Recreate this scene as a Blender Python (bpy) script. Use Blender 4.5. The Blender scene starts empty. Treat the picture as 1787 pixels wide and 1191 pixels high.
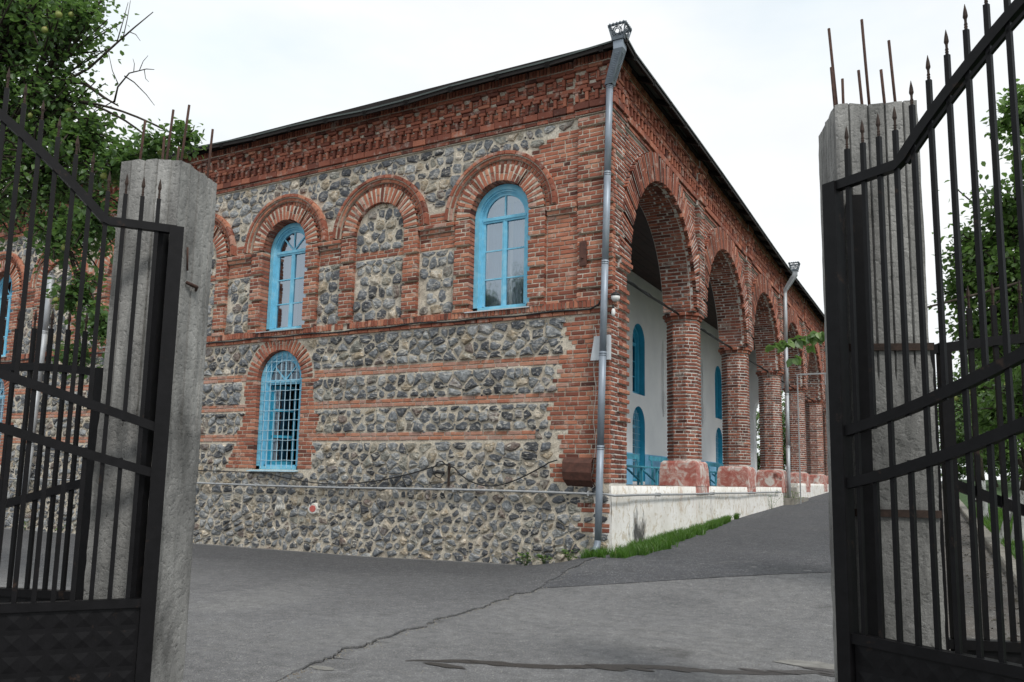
import bpy, math, random
import numpy as np
from mathutils import Vector, noise as mnoise

random.seed(11)
U = random.uniform
PI = math.pi
sc = bpy.context.scene
COL = sc.collection

# ------------------------------------------------------------------ camera
CAM_POS = (4.328, -10.999, 1.021)
CAM_X = Vector((0.880132853, 0.474335036, 0.019298568))
CAM_Y = Vector((0.044746046, -0.123360382, 0.991352615))
CAM_Z = Vector((0.472613957, -0.871658471, -0.129798142))
cd = bpy.data.cameras.new('camera')
cam = bpy.data.objects.new('camera', cd)
COL.objects.link(cam)
cd.sensor_width = 36.0
cd.lens = 1400.0 / 1787.0 * 36.0
cd.shift_y = 59.5 / 1787.0
cd.clip_start = 0.05
cd.clip_end = 2000.0
mw = cam.matrix_world.copy()
for i in range(3):
    mw[i][0], mw[i][1], mw[i][2], mw[i][3] = CAM_X[i], CAM_Y[i], CAM_Z[i], CAM_POS[i]
cam.matrix_world = mw
sc.camera = cam
sc.render.resolution_x, sc.render.resolution_y = 1024, 682

# ------------------------------------------------------------------ sky, sun, exposure
SUN_EL, SUN_AZ = math.radians(50), math.radians(125)      # azimuth from +Y, clockwise
world = bpy.data.worlds.new('World')
sc.world = world
world.use_nodes = True
wt = world.node_tree
wt.nodes.clear()
w_out = wt.nodes.new('ShaderNodeOutputWorld')
w_bg = wt.nodes.new('ShaderNodeBackground')
w_sky = wt.nodes.new('ShaderNodeTexSky')
w_sky.sky_type = 'NISHITA'
w_sky.sun_disc = False
w_sky.sun_elevation = SUN_EL
w_sky.sun_rotation = SUN_AZ
w_tc = wt.nodes.new('ShaderNodeTexCoord')
w_map = wt.nodes.new('ShaderNodeMapping')
w_map.inputs['Scale'].default_value = (1.0, 1.0, 2.4)
w_n = wt.nodes.new('ShaderNodeTexNoise')
w_n.inputs['Scale'].default_value = 2.6
w_n.inputs['Detail'].default_value = 6
w_n.inputs['Roughness'].default_value = 0.55
w_r = wt.nodes.new('ShaderNodeValToRGB')
w_r.color_ramp.elements[0].position = 0.36
w_r.color_ramp.elements[0].color = (0.90, 0.90, 0.90, 1)
w_r.color_ramp.elements[1].position = 0.60
w_r.color_ramp.elements[1].color = (1, 1, 1, 1)
w_mix = wt.nodes.new('ShaderNodeMixRGB')
w_n2 = wt.nodes.new('ShaderNodeTexNoise')                  # thin bluish veil between the denser clouds
w_n2.inputs['Scale'].default_value = 1.7
w_n2.inputs['Detail'].default_value = 5
w_r2 = wt.nodes.new('ShaderNodeValToRGB')
w_r2.color_ramp.elements[0].position = 0.38
w_r2.color_ramp.elements[0].color = (6.0, 6.75, 7.2, 1)
w_r2.color_ramp.elements[1].position = 0.56
w_r2.color_ramp.elements[1].color = (7.25, 7.38, 7.45, 1)
wt.links.new(w_map.outputs[0], w_n2.inputs['Vector'])
wt.links.new(w_n2.outputs['Fac'], w_r2.inputs[0])
wt.links.new(w_r2.outputs[0], w_mix.inputs[2])
wt.links.new(w_tc.outputs['Generated'], w_map.inputs[0])
wt.links.new(w_map.outputs[0], w_n.inputs['Vector'])
wt.links.new(w_n.outputs['Fac'], w_r.inputs[0])
wt.links.new(w_r.outputs[0], w_mix.inputs[0])
wt.links.new(w_sky.outputs[0], w_mix.inputs[1])
wt.links.new(w_mix.outputs[0], w_bg.inputs[0])
w_bg.inputs[1].default_value = 0.1
wt.links.new(w_bg.outputs[0], w_out.inputs[0])

sl = bpy.data.lights.new('sun', 'SUN')
sl.energy = 1.5
sl.angle = math.radians(11)
sl.color = (1.0, 0.97, 0.92)
sun = bpy.data.objects.new('sun', sl)
COL.objects.link(sun)
sd = Vector((math.sin(SUN_AZ) * math.cos(SUN_EL), math.cos(SUN_AZ) * math.cos(SUN_EL), math.sin(SUN_EL)))
sun.rotation_euler = sd.to_track_quat('Z', 'Y').to_euler()
sun.location = (10, -10, 20)

sc.view_settings.view_transform = 'Standard'
sc.view_settings.look = 'None'
sc.view_settings.gamma = 1.0
sc.view_settings.exposure = 0.52
sc.view_settings.use_curve_mapping = False

# ------------------------------------------------------------------ material helpers
class MT:
    def __init__(s, name, rough=0.85, metal=0.0, spec=None):
        s.m = bpy.data.materials.new(name)
        s.m.use_nodes = True
        s.nt = s.m.node_tree
        s.b = s.nt.nodes['Principled BSDF']
        s.b.inputs['Roughness'].default_value = rough
        s.b.inputs['Metallic'].default_value = metal
        if spec is not None:
            s.b.inputs['Specular IOR Level'].default_value = spec
        g = s.nt.nodes.new('ShaderNodeNewGeometry')
        s.pos = g.outputs['Position']
    def link(s, a, b):
        s.nt.links.new(a, b)
    def put(s, sock, v):
        if isinstance(v, (int, float)):
            sock.default_value = v
        elif isinstance(v, tuple):
            sock.default_value = v if len(v) == 4 or len(sock.default_value) == 3 else (*v, 1)
        else:
            s.link(v, sock)
    def noise(s, scale, detail=4, rough=0.55, vec=None, sc3=None, dist=0.0):
        n = s.nt.nodes.new('ShaderNodeTexNoise')
        n.inputs['Scale'].default_value = scale
        n.inputs['Detail'].default_value = detail
        n.inputs['Roughness'].default_value = rough
        n.inputs['Distortion'].default_value = dist
        v = vec or s.pos
        if sc3:
            mp = s.nt.nodes.new('ShaderNodeMapping')
            mp.inputs['Scale'].default_value = sc3
            s.link(v, mp.inputs[0]); v = mp.outputs[0]
        s.link(v, n.inputs['Vector'])
        return n.outputs['Fac']
    def voro(s, scale, feature='F1', out='Distance'):
        n = s.nt.nodes.new('ShaderNodeTexVoronoi')
        n.feature = feature
        n.inputs['Scale'].default_value = scale
        s.link(s.pos, n.inputs['Vector'])
        return n.outputs[out]
    def attr(s, name='rnd'):
        n = s.nt.nodes.new('ShaderNodeAttribute')
        n.attribute_name = name
        return n.outputs['Fac']
    def ramp(s, fac, stops, interp='LINEAR'):
        n = s.nt.nodes.new('ShaderNodeValToRGB')
        cr = n.color_ramp
        cr.interpolation = interp
        while len(cr.elements) < len(stops):
            cr.elements.new(0.5)
        for e, (p, c) in zip(cr.elements, stops):
            e.position = p
            e.color = (c, c, c, 1) if isinstance(c, (int, float)) else (*c, 1)
        s.link(fac, n.inputs[0])
        return n.outputs[0]
    def mix(s, fac, a, b, mode='MIX'):
        n = s.nt.nodes.new('ShaderNodeMixRGB')
        n.blend_type = mode
        s.put(n.inputs[0], fac); s.put(n.inputs[1], a); s.put(n.inputs[2], b)
        return n.outputs[0]
    def math(s, op, a, b=0.0):
        n = s.nt.nodes.new('ShaderNodeMath')
        n.operation = op
        s.put(n.inputs[0], a); s.put(n.inputs[1], b)
        return n.outputs[0]
    def sep(s, axis):
        n = s.nt.nodes.new('ShaderNodeSeparateXYZ')
        s.link(s.pos, n.inputs[0])
        return n.outputs[axis]
    def bump(s, h, strength=0.5, dist=0.01):
        n = s.nt.nodes.new('ShaderNodeBump')
        n.inputs['Strength'].default_value = strength
        n.inputs['Distance'].default_value = dist
        s.link(h, n.inputs['Height'])
        s.link(n.outputs[0], s.b.inputs['Normal'])
    def col(s, c):
        s.put(s.b.inputs['Base Color'], c)
        return s
    def rough(s, v):
        s.put(s.b.inputs['Roughness'], v)

M = {}
def brick_material():
    t = MT('red_brick', 0.9, spec=0.25)
    r = t.attr()
    base = t.ramp(r, [(0, (.085, .036, .029)), (.2, (.20, .070, .048)), (.42, (.33, .115, .073)), (.6, (.42, .162, .100)),
                      (.8, (.51, .235, .148)), (1, (.46, .285, .23))])
    n1 = t.noise(9, 5, .6)
    base = t.mix(t.ramp(n1, [(.42, 0.0), (.72, .4)]), base, (.16, .055, .04), 'MIX')
    lime = t.noise(5.5, 7, .68)
    base = t.mix(t.ramp(lime, [(.55, 0.0), (.70, .72)]), base, (.52, .45, .39))
    soot = t.noise(.9, 4, .6)
    base = t.mix(t.ramp(soot, [(.56, 0.0), (.78, .4)]), base, (.07, .05, .045))
    fine = t.noise(120, 3, .6)
    base = t.mix(.35, base, t.mix(1.0, base, t.ramp(fine, [(.3, .55), (.7, 1.3)]), 'MULTIPLY'))
    t.col(base)
    t.bump(t.mix(.5, fine, t.noise(28, 4, .6)), .7, .008)
    M['brick'] = t.m
def stone_material():
    t = MT('rubble_stone', 0.8, spec=0.35)
    r = t.attr()
    base = t.ramp(r, [(0, (.050, .052, .058)), (.2, (.095, .102, .114)), (.42, (.165, .176, .188)), (.6, (.27, .28, .283)),
                      (.72, (.145, .105, .088)), (.82, (.235, .240, .215)), (.92, (.30, .24, .165)), (1, (.56, .50, .415))], 'LINEAR')
    n = t.noise(14, 6, .65, dist=.6)
    base = t.mix(1.0, base, t.ramp(n, [(.28, .38), (.5, .95), (.75, 1.9)]), 'MULTIPLY')
    streak = t.noise(7, 6, .7, sc3=(1, 1, 2.6), dist=1.2)
    base = t.mix(t.ramp(streak, [(.52, 0.0), (.63, .85)]), base, (.52, .49, .43))
    t.col(base)
    t.rough(t.ramp(n, [(.3, .65), (.7, .95)]))
    t.bump(t.mix(.45, t.noise(22, 6, .7, dist=.4), t.voro(13)), .9, .022)
    M['stone'] = t.m
def mortar_material(name, c1, c2, c3):
    t = MT(name, 0.95, spec=0.15)
    n = t.noise(2.2, 6, .6)
    base = t.ramp(n, [(.3, c2), (.5, c1), (.72, c3)])
    n2 = t.noise(38, 5, .7)
    base = t.mix(1.0, base, t.ramp(n2, [(.3, .55), (.55, 1.0), (.75, 1.2)]), 'MULTIPLY')
    t.col(base)
    t.bump(t.mix(.5, n2, t.noise(13, 5, .6)), .9, .02)
    M[name] = t.m
def simple(name, c, rough=.8, metal=0, var=.3, scale=12, bump=.2, bd=.004, c2=None, spec=None, thr=(.5, .7), sc3=None):
    t = MT(name, rough, metal, spec)
    n = t.noise(scale, 5, .62, sc3=sc3)
    base = t.mix(1.0, c, t.ramp(n, [(.3, 1 - var), (.7, 1 + var)]), 'MULTIPLY')
    if c2:
        n2 = t.noise(scale * .45, 6, .68, sc3=sc3)
        base = t.mix(t.ramp(n2, [(thr[0], 0.0), (thr[1], 1.0)]), base, c2)
    t.col(base)
    if bump:
        t.bump(t.noise(scale * 3, 4, .6, sc3=sc3), bump, bd)
    M[name] = t.m
    return t

brick_material(); stone_material()
simple('zinc_dark', (.10, .12, .14), .5, .35, var=.25, scale=9, bump=.1)
mortar_material('mortar', (.58, .52, .425), (.46, .40, .325), (.66, .61, .53))
mortar_material('mortar_pale', (.66, .63, .58), (.50, .47, .43), (.74, .71, .67))
simple('blue_paint', (.17, .50, .69), .6, var=.12, scale=9, bump=.25, c2=(.27, .58, .74), thr=(.5, .62))
simple('blue_deep', (.035, .36, .55), .55, var=.12, scale=6, bump=.15)
simple('grille_paint', (.42, .60, .70), .5, var=.1)
simple('blue_dado', (.22, .50, .74), .7, var=.12, scale=4)
simple('iron_black', (.0055, .0052, .0060), .5, var=.35, scale=18, bump=.25, bd=.002, c2=(.034, .021, .015), thr=(.62, .70), spec=.18)
simple('iron_rust', (.035, .02, .014), .85, var=.5, scale=30, bump=.5, bd=.003)
simple('rebar_rust', (.055, .026, .018), .9, var=.4, scale=40, bump=.5, bd=.003)
simple('rust_plate', (.085, .033, .022), .75, var=.4, scale=14, bump=.3, c2=(.20, .075, .03), thr=(.66, .78))
simple('zinc', (.25, .29, .34), .5, .35, var=.22, scale=7, bump=.12, c2=(.36, .40, .44), thr=(.5, .7), sc3=(1, 1, .35))
simple('zinc_dull', (.42, .44, .46), .55, .35, var=.22, scale=7, bump=.15, c2=(.25, .12, .07), thr=(.66, .75), sc3=(1, 1, .4))
simple('pipe_grey', (.36, .37, .38), .55, .2, var=.2, scale=10, bump=.1)
simple('cable_black', (.012, .012, .013), .6, var=.2)
simple('cable_white', (.55, .53, .49), .6, var=.2)
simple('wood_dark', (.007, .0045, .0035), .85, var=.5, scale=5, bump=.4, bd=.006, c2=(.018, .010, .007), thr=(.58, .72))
simple('wood_ceiling', (.028, .011, .008), .75, var=.45, scale=5, bump=.3, bd=.005)
simple('roof_sheet', (.06, .075, .07), .6, .2, var=.25, scale=4, bump=.1)
simple('bench_paint', (.06, .30, .40), .6, var=.35, scale=8, bump=.2)
simple('lamp_white', (.72, .72, .70), .4, var=.06, bump=0)
simple('sheet_white', (.50, .53, .56), .5, .1, var=.1, bump=.05)
simple('paint_white', (.62, .60, .55), .8, var=.2, scale=20)
simple('paint_red', (.50, .12, .10), .8, var=.3, scale=30)
simple('curtain', (.46, .53, .60), .9, var=.08, scale=3, bump=0)
simple('interior', (.03, .03, .03), .9, var=.2)
simple('fruit_skin', (.22, .25, .06), .5, var=.25, scale=25, bump=.1, c2=(.34, .20, .08), thr=(.6, .75))

def plaster_material():
    t = MT('whitewash', .92, spec=.15)
    n = t.noise(1.6, 6, .62)
    base = t.ramp(n, [(.3, (.66, .63, .57)), (.5, (.79, .77, .73)), (.7, (.84, .83, .81))])
    flake = t.noise(6.5, 8, .72, dist=.8)
    base = t.mix(t.ramp(flake, [(.53, 0.0), (.58, .7)]), base, (.52, .445, .335))
    drip = t.noise(5, 6, .6, sc3=(1, 1, .16))
    base = t.mix(t.ramp(drip, [(.58, 0.0), (.76, .4)]), base, (.30, .29, .27))
    vd = t.nt.nodes.new('ShaderNodeVectorMath'); vd.operation = 'DISTANCE'
    vd.inputs[1].default_value = (0.04, 1.15, .22); t.link(t.pos, vd.inputs[0])
    mould = t.math('ADD', t.math('MULTIPLY', vd.outputs['Value'], .9), t.math('MULTIPLY', t.noise(5.5, 8, .75, sc3=(1, 1, .45)), 1.1))
    base = t.mix(t.ramp(mould, [(.66, .95), (.88, 0.0)]), base, (.05, .05, .05))
    mould2 = t.noise(2.1, 8, .75, sc3=(1, 1, .4))
    base = t.mix(t.ramp(mould2, [(.62, 0.0), (.70, .7)]), base, (.16, .155, .145))
    rs = t.noise(1.4, 6, .7, sc3=(1, 1, .2))
    base = t.mix(t.ramp(rs, [(.60, 0.0), (.70, .45)]), base, (.55, .33, .27))
    t.col(base)
    t.bump(t.mix(.5, flake, t.noise(40, 4, .6)), .5, .012)
    M['whitewash'] = t.m
    t = MT('gallery_plaster', .9, spec=.2)
    n = t.noise(1.2, 6, .6)
    base = t.ramp(n, [(.3, (.74, .74, .76)), (.6, (.82, .82, .83)), (.8, (.85, .84, .83))])
    base = t.mix(t.ramp(t.noise(3.2, 7, .7, dist=1), [(.66, 0.0), (.72, .35)]), base, (.45, .42, .40))
    t.col(base); t.bump(t.noise(30, 4), .15, .004)
    M['gallery_plaster'] = t.m
    t = MT('plinth_paint', .9, spec=.2)
    n = t.noise(4.5, 8, .72, dist=.7)
    base = t.ramp(n, [(.34, (.36, .10, .08)), (.45, (.42, .17, .14)), (.53, (.52, .32, .28)), (.60, (.62, .58, .54))])
    base = t.mix(t.ramp(t.noise(2.0, 6, .65), [(.60, 0.0), (.68, .9)]), base, (.10, .035, .03))
    t.col(base); t.bump(n, .5, .012)
    M['plinth_paint'] = t.m
plaster_material()

def concrete_material():
    t = MT('board_concrete', .95, spec=.2)
    n = t.noise(3.0, 7, .65, sc3=(1, 1, .45))
    base = t.ramp(n, [(.30, (.09, .088, .083)), (.43, (.215, .212, .203)), (.58, (.325, .32, .305)), (.8, (.46, .455, .435))])
    st = t.noise(9, 6, .7, sc3=(1, 1, .12))
    base = t.mix(t.ramp(st, [(.52, 0.0), (.68, .75)]), base, (.12, .12, .115))
    pit = t.noise(34, 3, .5)
    base = t.mix(t.ramp(pit, [(.69, 0.0), (.74, .8)]), base, (.05, .05, .05))
    fine = t.noise(150, 4, .65)
    base = t.mix(1.0, base, t.ramp(fine, [(.3, .75), (.7, 1.2)]), 'MULTIPLY')
    r = t.attr()
    base = t.mix(1.0, base, t.ramp(r, [(0, .60), (1, 1.2)]), 'MULTIPLY')
    t.col(base)
    t.bump(t.mix(.5, t.ramp(pit, [(.5, 1.0), (.7, 0.0)]), t.noise(55, 6, .7)), .6, .012)
    M['concrete'] = t.m
concrete_material()

def asphalt_material(name, lo, mid, hi, dirt=0.0, wall_dark=False):
    t = MT(name, .9, spec=.3)
    big = t.noise(.55, 6, .6, dist=.5)
    base = t.ramp(big, [(.3, lo), (.5, mid), (.72, hi)])
    if wall_dark:                                                # colour gets darker towards the wall, with a noisy edge
        d_ = t.math('ADD', t.sep('Y'), t.math('MULTIPLY', t.noise(.7, 5, .6, sc3=(.5, 1.6, 1)), 2.4))
        base = t.mix(t.ramp(t.math('MULTIPLY', t.math('ADD', d_, 6.0), .14), [(.35, 0.0), (.78, .8)]), base, (.058, .059, .064))
    fine = t.noise(170, 3, .7)
    base = t.mix(1.0, base, t.ramp(fine, [(.28, .2), (.5, 1.0), (.72, 2.1)]), 'MULTIPLY')
    agg = t.voro(95, out='Color')
    bw = t.nt.nodes.new('ShaderNodeRGBToBW'); t.link(agg, bw.inputs[0])
    base = t.mix(t.ramp(bw.outputs[0], [(.80, 0.0), (.88, .65)]), base, (.34, .33, .31))
    midn = t.noise(9, 6, .7)
    base = t.mix(1.0, base, t.ramp(midn, [(.28, .72), (.5, 1.0), (.72, 1.25)]), 'MULTIPLY')
    pits = t.noise(46, 2, .5)
    base = t.mix(t.ramp(pits, [(.68, 0.0), (.74, .8)]), base, (.03, .03, .03))
    scuff = t.noise(2.2, 7, .75, sc3=(.6, 1.3, 1), dist=.9)
    base = t.mix(1.0, base, t.ramp(scuff, [(.3, .94), (.5, 1.0), (.7, 1.05)]), 'MULTIPLY')
    stain = t.noise(1.7, 7, .7)
    base = t.mix(t.ramp(stain, [(.60, 0.0), (.75, .55)]), base, (.055, .052, .05))
    pale = t.noise(.9, 7, .72, dist=1.0)
    base = t.mix(t.ramp(pale, [(.62, 0.0), (.75, .35)]), base, (.27, .26, .24))
    if dirt:
        ds = t.noise(3.1, 6, .65)
        base = t.mix(t.ramp(ds, [(.4, 0.0), (.6, dirt)]), base, (.10, .075, .055))
    t.col(base)
    t.rough(t.ramp(big, [(.3, .8), (.7, .95)]))
    t.bump(t.mix(.5, fine, t.noise(60, 4, .6)), .8, .014)
    M[name] = t.m
asphalt_material('asphalt_old', (.125, .125, .127), (.155, .155, .157), (.185, .183, .18))
asphalt_material('asphalt_left', (.12, .12, .123), (.15, .15, .153), (.18, .179, .177), wall_dark=True)
asphalt_material('asphalt_new', (.062, .064, .070), (.078, .080, .087), (.095, .096, .10))
asphalt_material('verge_dirt', (.085, .082, .078), (.11, .105, .099), (.14, .133, .125), .35)
t = MT('wet_asphalt', .35, spec=.5)
f = t.noise(150, 3, .7)
t.col(t.ramp(f, [(.3, (.022, .020, .019)), (.6, (.05, .046, .043)), (.75, (.12, .115, .11))])); t.bump(f, .6, .008)
M['wet'] = t.m
simple('crack_dark', (.014, .013, .012), .95, var=.4, scale=40)
simple('patch_cement', (.20, .195, .18), .9, var=.25, scale=14, bump=.4, bd=.006)
simple('kerb_concrete', (.25, .235, .205), .9, var=.25, scale=9, bump=.4, bd=.006, c2=(.17, .125, .085), thr=(.52, .72))
simple('soil', (.05, .045, .03), .95, var=.4, scale=5)
simple('lawn_soil', (.035, .075, .018), .95, var=.45, scale=6, bump=.6, bd=.03)
simple('path_grey', (.22, .21, .20), .9, var=.2, scale=6)

def leaf_material(name, stops, trans=(.20, .36, .08)):
    t = MT(name, .42, spec=.6)
    r = t.attr()
    c = t.ramp(r, stops)
    n = t.noise(.9, 3, .5)
    c = t.mix(1.0, c, t.ramp(n, [(.3, .75), (.7, 1.25)]), 'MULTIPLY')
    t.col(c)
    tr = t.nt.nodes.new('ShaderNodeBsdfTranslucent')
    tr.inputs[0].default_value = (*trans, 1)
    mx = t.nt.nodes.new('ShaderNodeMixShader')
    mx.inputs[0].default_value = .34
    out = t.nt.nodes['Material Output']
    t.link(t.b.outputs[0], mx.inputs[1]); t.link(tr.outputs[0], mx.inputs[2]); t.link(mx.outputs[0], out.inputs[0])
    M[name] = t.m
leaf_material('leaf_green', [(0, (.034, .068, .028)), (.4, (.065, .125, .044)), (.75, (.11, .19, .062)), (1, (.19, .28, .085))])
leaf_material('leaf_light', [(0, (.05, .095, .028)), (.4, (.09, .165, .044)), (.75, (.14, .235, .06)), (1, (.23, .33, .09))])
leaf_material('grass_blade', [(0, (.03, .075, .010)), (.5, (.055, .135, .018)), (.85, (.09, .19, .03)), (1, (.20, .20, .07))], (.15, .32, .03))
def bark_material():
    t = MT('bark', .95, spec=.15)
    n = t.noise(20, 6, .7, sc3=(1, 1, .25))
    t.col(t.ramp(n, [(.3, (.022, .018, .014)), (.55, (.06, .05, .04)), (.75, (.12, .10, .085))]))
    t.bump(n, .9, .02)
    M['bark'] = t.m
    t = MT('limewash_bark', .95, spec=.15)
    n = t.noise(20, 6, .7, sc3=(1, 1, .3))
    t.col(t.ramp(n, [(.36, (.08, .07, .06)), (.46, (.50, .50, .48)), (.7, (.70, .70, .68))]))
    t.bump(n, .9, .02)
    M['limewash_bark'] = t.m
bark_material()
def glass_material(name, tint, refl):
    t = MT(name, .06, spec=.5)
    t.col(tint)
    t.b.inputs['IOR'].default_value = 1.5
    gl = t.nt.nodes.new('ShaderNodeBsdfGlossy'); gl.inputs['Roughness'].default_value = .04; gl.inputs['Color'].default_value = (.74, .87, 1.0, 1)
    tp = t.nt.nodes.new('ShaderNodeBsdfTransparent'); tp.inputs[0].default_value = (*tint, 1)
    fr = t.nt.nodes.new('ShaderNodeFresnel'); fr.inputs[0].default_value = 1.52
    ad = t.math('ADD', fr.outputs[0], refl)
    n = t.noise(2.2, 3, .5)
    bp = t.nt.nodes.new('ShaderNodeBump'); bp.inputs['Strength'].default_value = .12; bp.inputs['Distance'].default_value = .05
    t.link(n, bp.inputs['Height']); t.link(bp.outputs[0], gl.inputs['Normal'])
    mx = t.nt.nodes.new('ShaderNodeMixShader')
    out = t.nt.nodes['Material Output']
    t.link(ad, mx.inputs[0]); t.link(tp.outputs[0], mx.inputs[1]); t.link(gl.outputs[0], mx.inputs[2]); t.link(mx.outputs[0], out.inputs[0])
    M[name] = t.m
glass_material('glass', (.55, .62, .68), .30)
glass_material('glass_dark', (.30, .33, .36), .12)
# ------------------------------------------------------------------ mesh helpers
class MB:
    def __init__(s):
        s.v = []; s.f = []; s.r = []; s.sm = []
    def add(s, verts, faces, rnd=.5, smooth=False):
        o = len(s.v)
        s.v.extend([tuple(p) for p in verts])
        for q, f in enumerate(faces):
            s.f.append(tuple(i + o for i in f)); s.r.append(rnd[q] if isinstance(rnd, list) else rnd); s.sm.append(smooth)
    def quad(s, a, b, c, d, rnd=.5):
        s.add([a, b, c, d], [(0, 1, 2, 3)], rnd)
    def fbox(s, F, a0, a1, b0, b1, d0, d1, rnd=.5):
        """box in a frame F(a, b, d)"""
        p = [F(a, b, d) for d in (d0, d1) for (a, b) in ((a0, b0), (a1, b0), (a1, b1), (a0, b1))]
        s.add(p, [(0, 3, 2, 1), (4, 5, 6, 7), (0, 1, 5, 4), (1, 2, 6, 5), (2, 3, 7, 6), (3, 0, 4, 7)], rnd)
    def box(s, x0, x1, y0, y1, z0, z1, rnd=.5):
        s.fbox(lambda a, b, d: (a, b, d), x0, x1, y0, y1, z0, z1, rnd)
    def tube(s, pts, radii, n=8, rnd=.5, cap=True, smooth=True, wob=0.0):
        pts = [Vector(p) for p in pts]
        if isinstance(radii, (int, float)):
            radii = [radii] * len(pts)
        rings = []
        up = Vector((0, 0, 1))
        prev = None
        for i, p in enumerate(pts):
            t = (pts[min(i + 1, len(pts) - 1)] - pts[max(i - 1, 0)])
            if t.length < 1e-9: t = Vector((0, 0, 1))
            t.normalize()
            if prev is None:
                a = up if abs(t.z) < .9 else Vector((1, 0, 0))
                x = t.cross(a).normalized()
            else:
                x = (prev - t * prev.dot(t))
                x = x.normalized() if x.length > 1e-6 else t.cross(Vector((1, 0, 0))).normalized()
            prev = x
            y = t.cross(x)
            rings.append([p + (x * math.cos(2 * PI * k / n) + y * math.sin(2 * PI * k / n)) * radii[i] * (1 + (U(-wob, wob) if wob else 0)) for k in range(n)])
        vs = [q for r in rings for q in r]
        fs = []
        for i in range(len(rings) - 1):
            for k in range(n):
                k2 = (k + 1) % n
                fs.append((i * n + k, i * n + k2, (i + 1) * n + k2, (i + 1) * n + k))
        if cap:
            fs.append(tuple(range(n - 1, -1, -1)))
            fs.append(tuple((len(rings) - 1) * n + k for k in range(n)))
        s.add(vs, fs, rnd, smooth)
    def bar(s, p, q, w, h=None, up=(0, 0, 1), rnd=.5, roll=0.0):
        """square bar from p to q"""
        p, q = Vector(p), Vector(q); h = h or w
        t = (q - p).normalized(); a = Vector(up)
        if abs(t.dot(a)) > .98: a = Vector((1, 0, 0))
        x = t.cross(a).normalized(); y = x.cross(t)
        c, sn = math.cos(roll), math.sin(roll)
        x, y = x * c + y * sn, y * c - x * sn
        vs = [b + x * (i * w / 2) + y * (j * h / 2) for b in (p, q) for (i, j) in ((-1, -1), (1, -1), (1, 1), (-1, 1))]
        s.add(vs, [(0, 3, 2, 1), (4, 5, 6, 7), (0, 1, 5, 4), (1, 2, 6, 5), (2, 3, 7, 6), (3, 0, 4, 7)], rnd)
    def build(s, name, m, parent=None, origin=None, kind=None):
        me = bpy.data.meshes.new(name)
        vs = s.v
        if origin is not None:
            ox, oy, oz = origin
            vs = [(p[0] - ox, p[1] - oy, p[2] - oz) for p in vs]
        me.from_pydata(vs, [], s.f)
        at = me.attributes.new('rnd', 'FLOAT', 'FACE')
        at.data.foreach_set('value', s.r)
        me.polygons.foreach_set('use_smooth', s.sm)
        me.materials.append(M[m])
        ob = bpy.data.objects.new(name, me)
        COL.objects.link(ob)
        if origin is not None:
            ob.location = origin
        if parent is not None:
            ob.parent = parent
            if parent.location.length > 0 or parent.parent:
                w = Vector(parent.location)
                if parent.parent: w = w + Vector(parent.parent.location)
                ob.location = Vector(ob.location) - w
        if kind: ob['kind'] = kind
        return ob

def tag(o, label, cat, group=None):
    o['label'] = label; o['category'] = cat
    if group: o['group'] = group
    return o
def thing(name, label, cat, loc=(0, 0, 0), group=None):
    o = bpy.data.objects.new(name, None)
    COL.objects.link(o); o.location = loc; o.empty_display_size = .2
    return tag(o, label, cat, group)
def struct(o):
    o['kind'] = 'structure'; return o

def S01(t):
    t = max(0.0, min(1.0, t)); return t * t * (3 - 2 * t)
def G(x, y):
    """height of the paving"""
    z = -.24 + .24 * S01((y + 3.5) / 3.5) * S01((x + 1.2) / 1.4) - .06 * S01((-x - 1) / 4)
    z += .033 * max(0.0, min(y, 45)) * S01((x + 2.5) / 2)
    return z

def FA(u, z, d): return Vector((u, -d, z))          # left facade, outward -Y
def FB(v, z, d): return Vector((d, v, z))           # arcade facade, outward +X
def FW(v, z, d): return Vector((-3.0 + d, v, z))    # inner wall of the gallery

FLEN, CAMV = 1400.0, Vector(CAM_POS)
def to_px(p):
    q = Vector(p) - CAMV
    dz = -q.dot(CAM_Z)
    if dz < .1: return None
    return (893 + FLEN * q.dot(CAM_X) / dz, 655 - FLEN * q.dot(CAM_Y) / dz)
def px_area(pts):
    q = [to_px(p) for p in pts]
    if any(a is None for a in q): return 0
    cx = sum(a[0] for a in q) / len(q); cy = sum(a[1] for a in q) / len(q)
    if not (330 < cx < 1455 and 5 < cy < 1185): return 0
    a = 0
    for i in range(len(q)):
        x0, y0 = q[i]; x1, y1 = q[(i + 1) % len(q)]
        a += x0 * y1 - x1 * y0
    return abs(a) / 2

BRICKS, STONES = [], []
BF = [(8, 9, 10, 11), (4, 5, 9, 8), (5, 6, 10, 9), (6, 7, 11, 10), (7, 4, 8, 11), (0, 1, 5, 4), (1, 2, 6, 5), (2, 3, 7, 6), (3, 0, 4, 7)]
def brick(F, a0, a1, b0, b1, d0, d1, ka=1.0, tone=None, jit=1.0):
    """one brick: front face at depth d1, sides back to d0; ka scales the a axis (angles)"""
    ch = .006; j = .0028 * jit
    d1 += U(-.004, .004) * jit
    co = [(a0, b0), (a1, b0), (a1, b1), (a0, b1)]
    co = [(a + U(-j, j) * ka, b + U(-j, j)) for a, b in co]
    ma = (a0 + a1) / 2; mb = (b0 + b1) / 2
    ins = [(a + (ch * ka if a < ma else -ch * ka), b + (ch if b < mb else -ch)) for a, b in co]
    vs = [F(a, b, d0) for a, b in co] + [F(a, b, d1 - ch + U(-.002, .002)) for a, b in co] + [F(a, b, d1 + U(-.003, .003) * jit) for a, b in ins]
    BRICKS.append((vs, max(0, min(1, random.gauss(.5, .2))) if tone is None else max(0, min(1, random.gauss(tone, .15)))))

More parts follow.
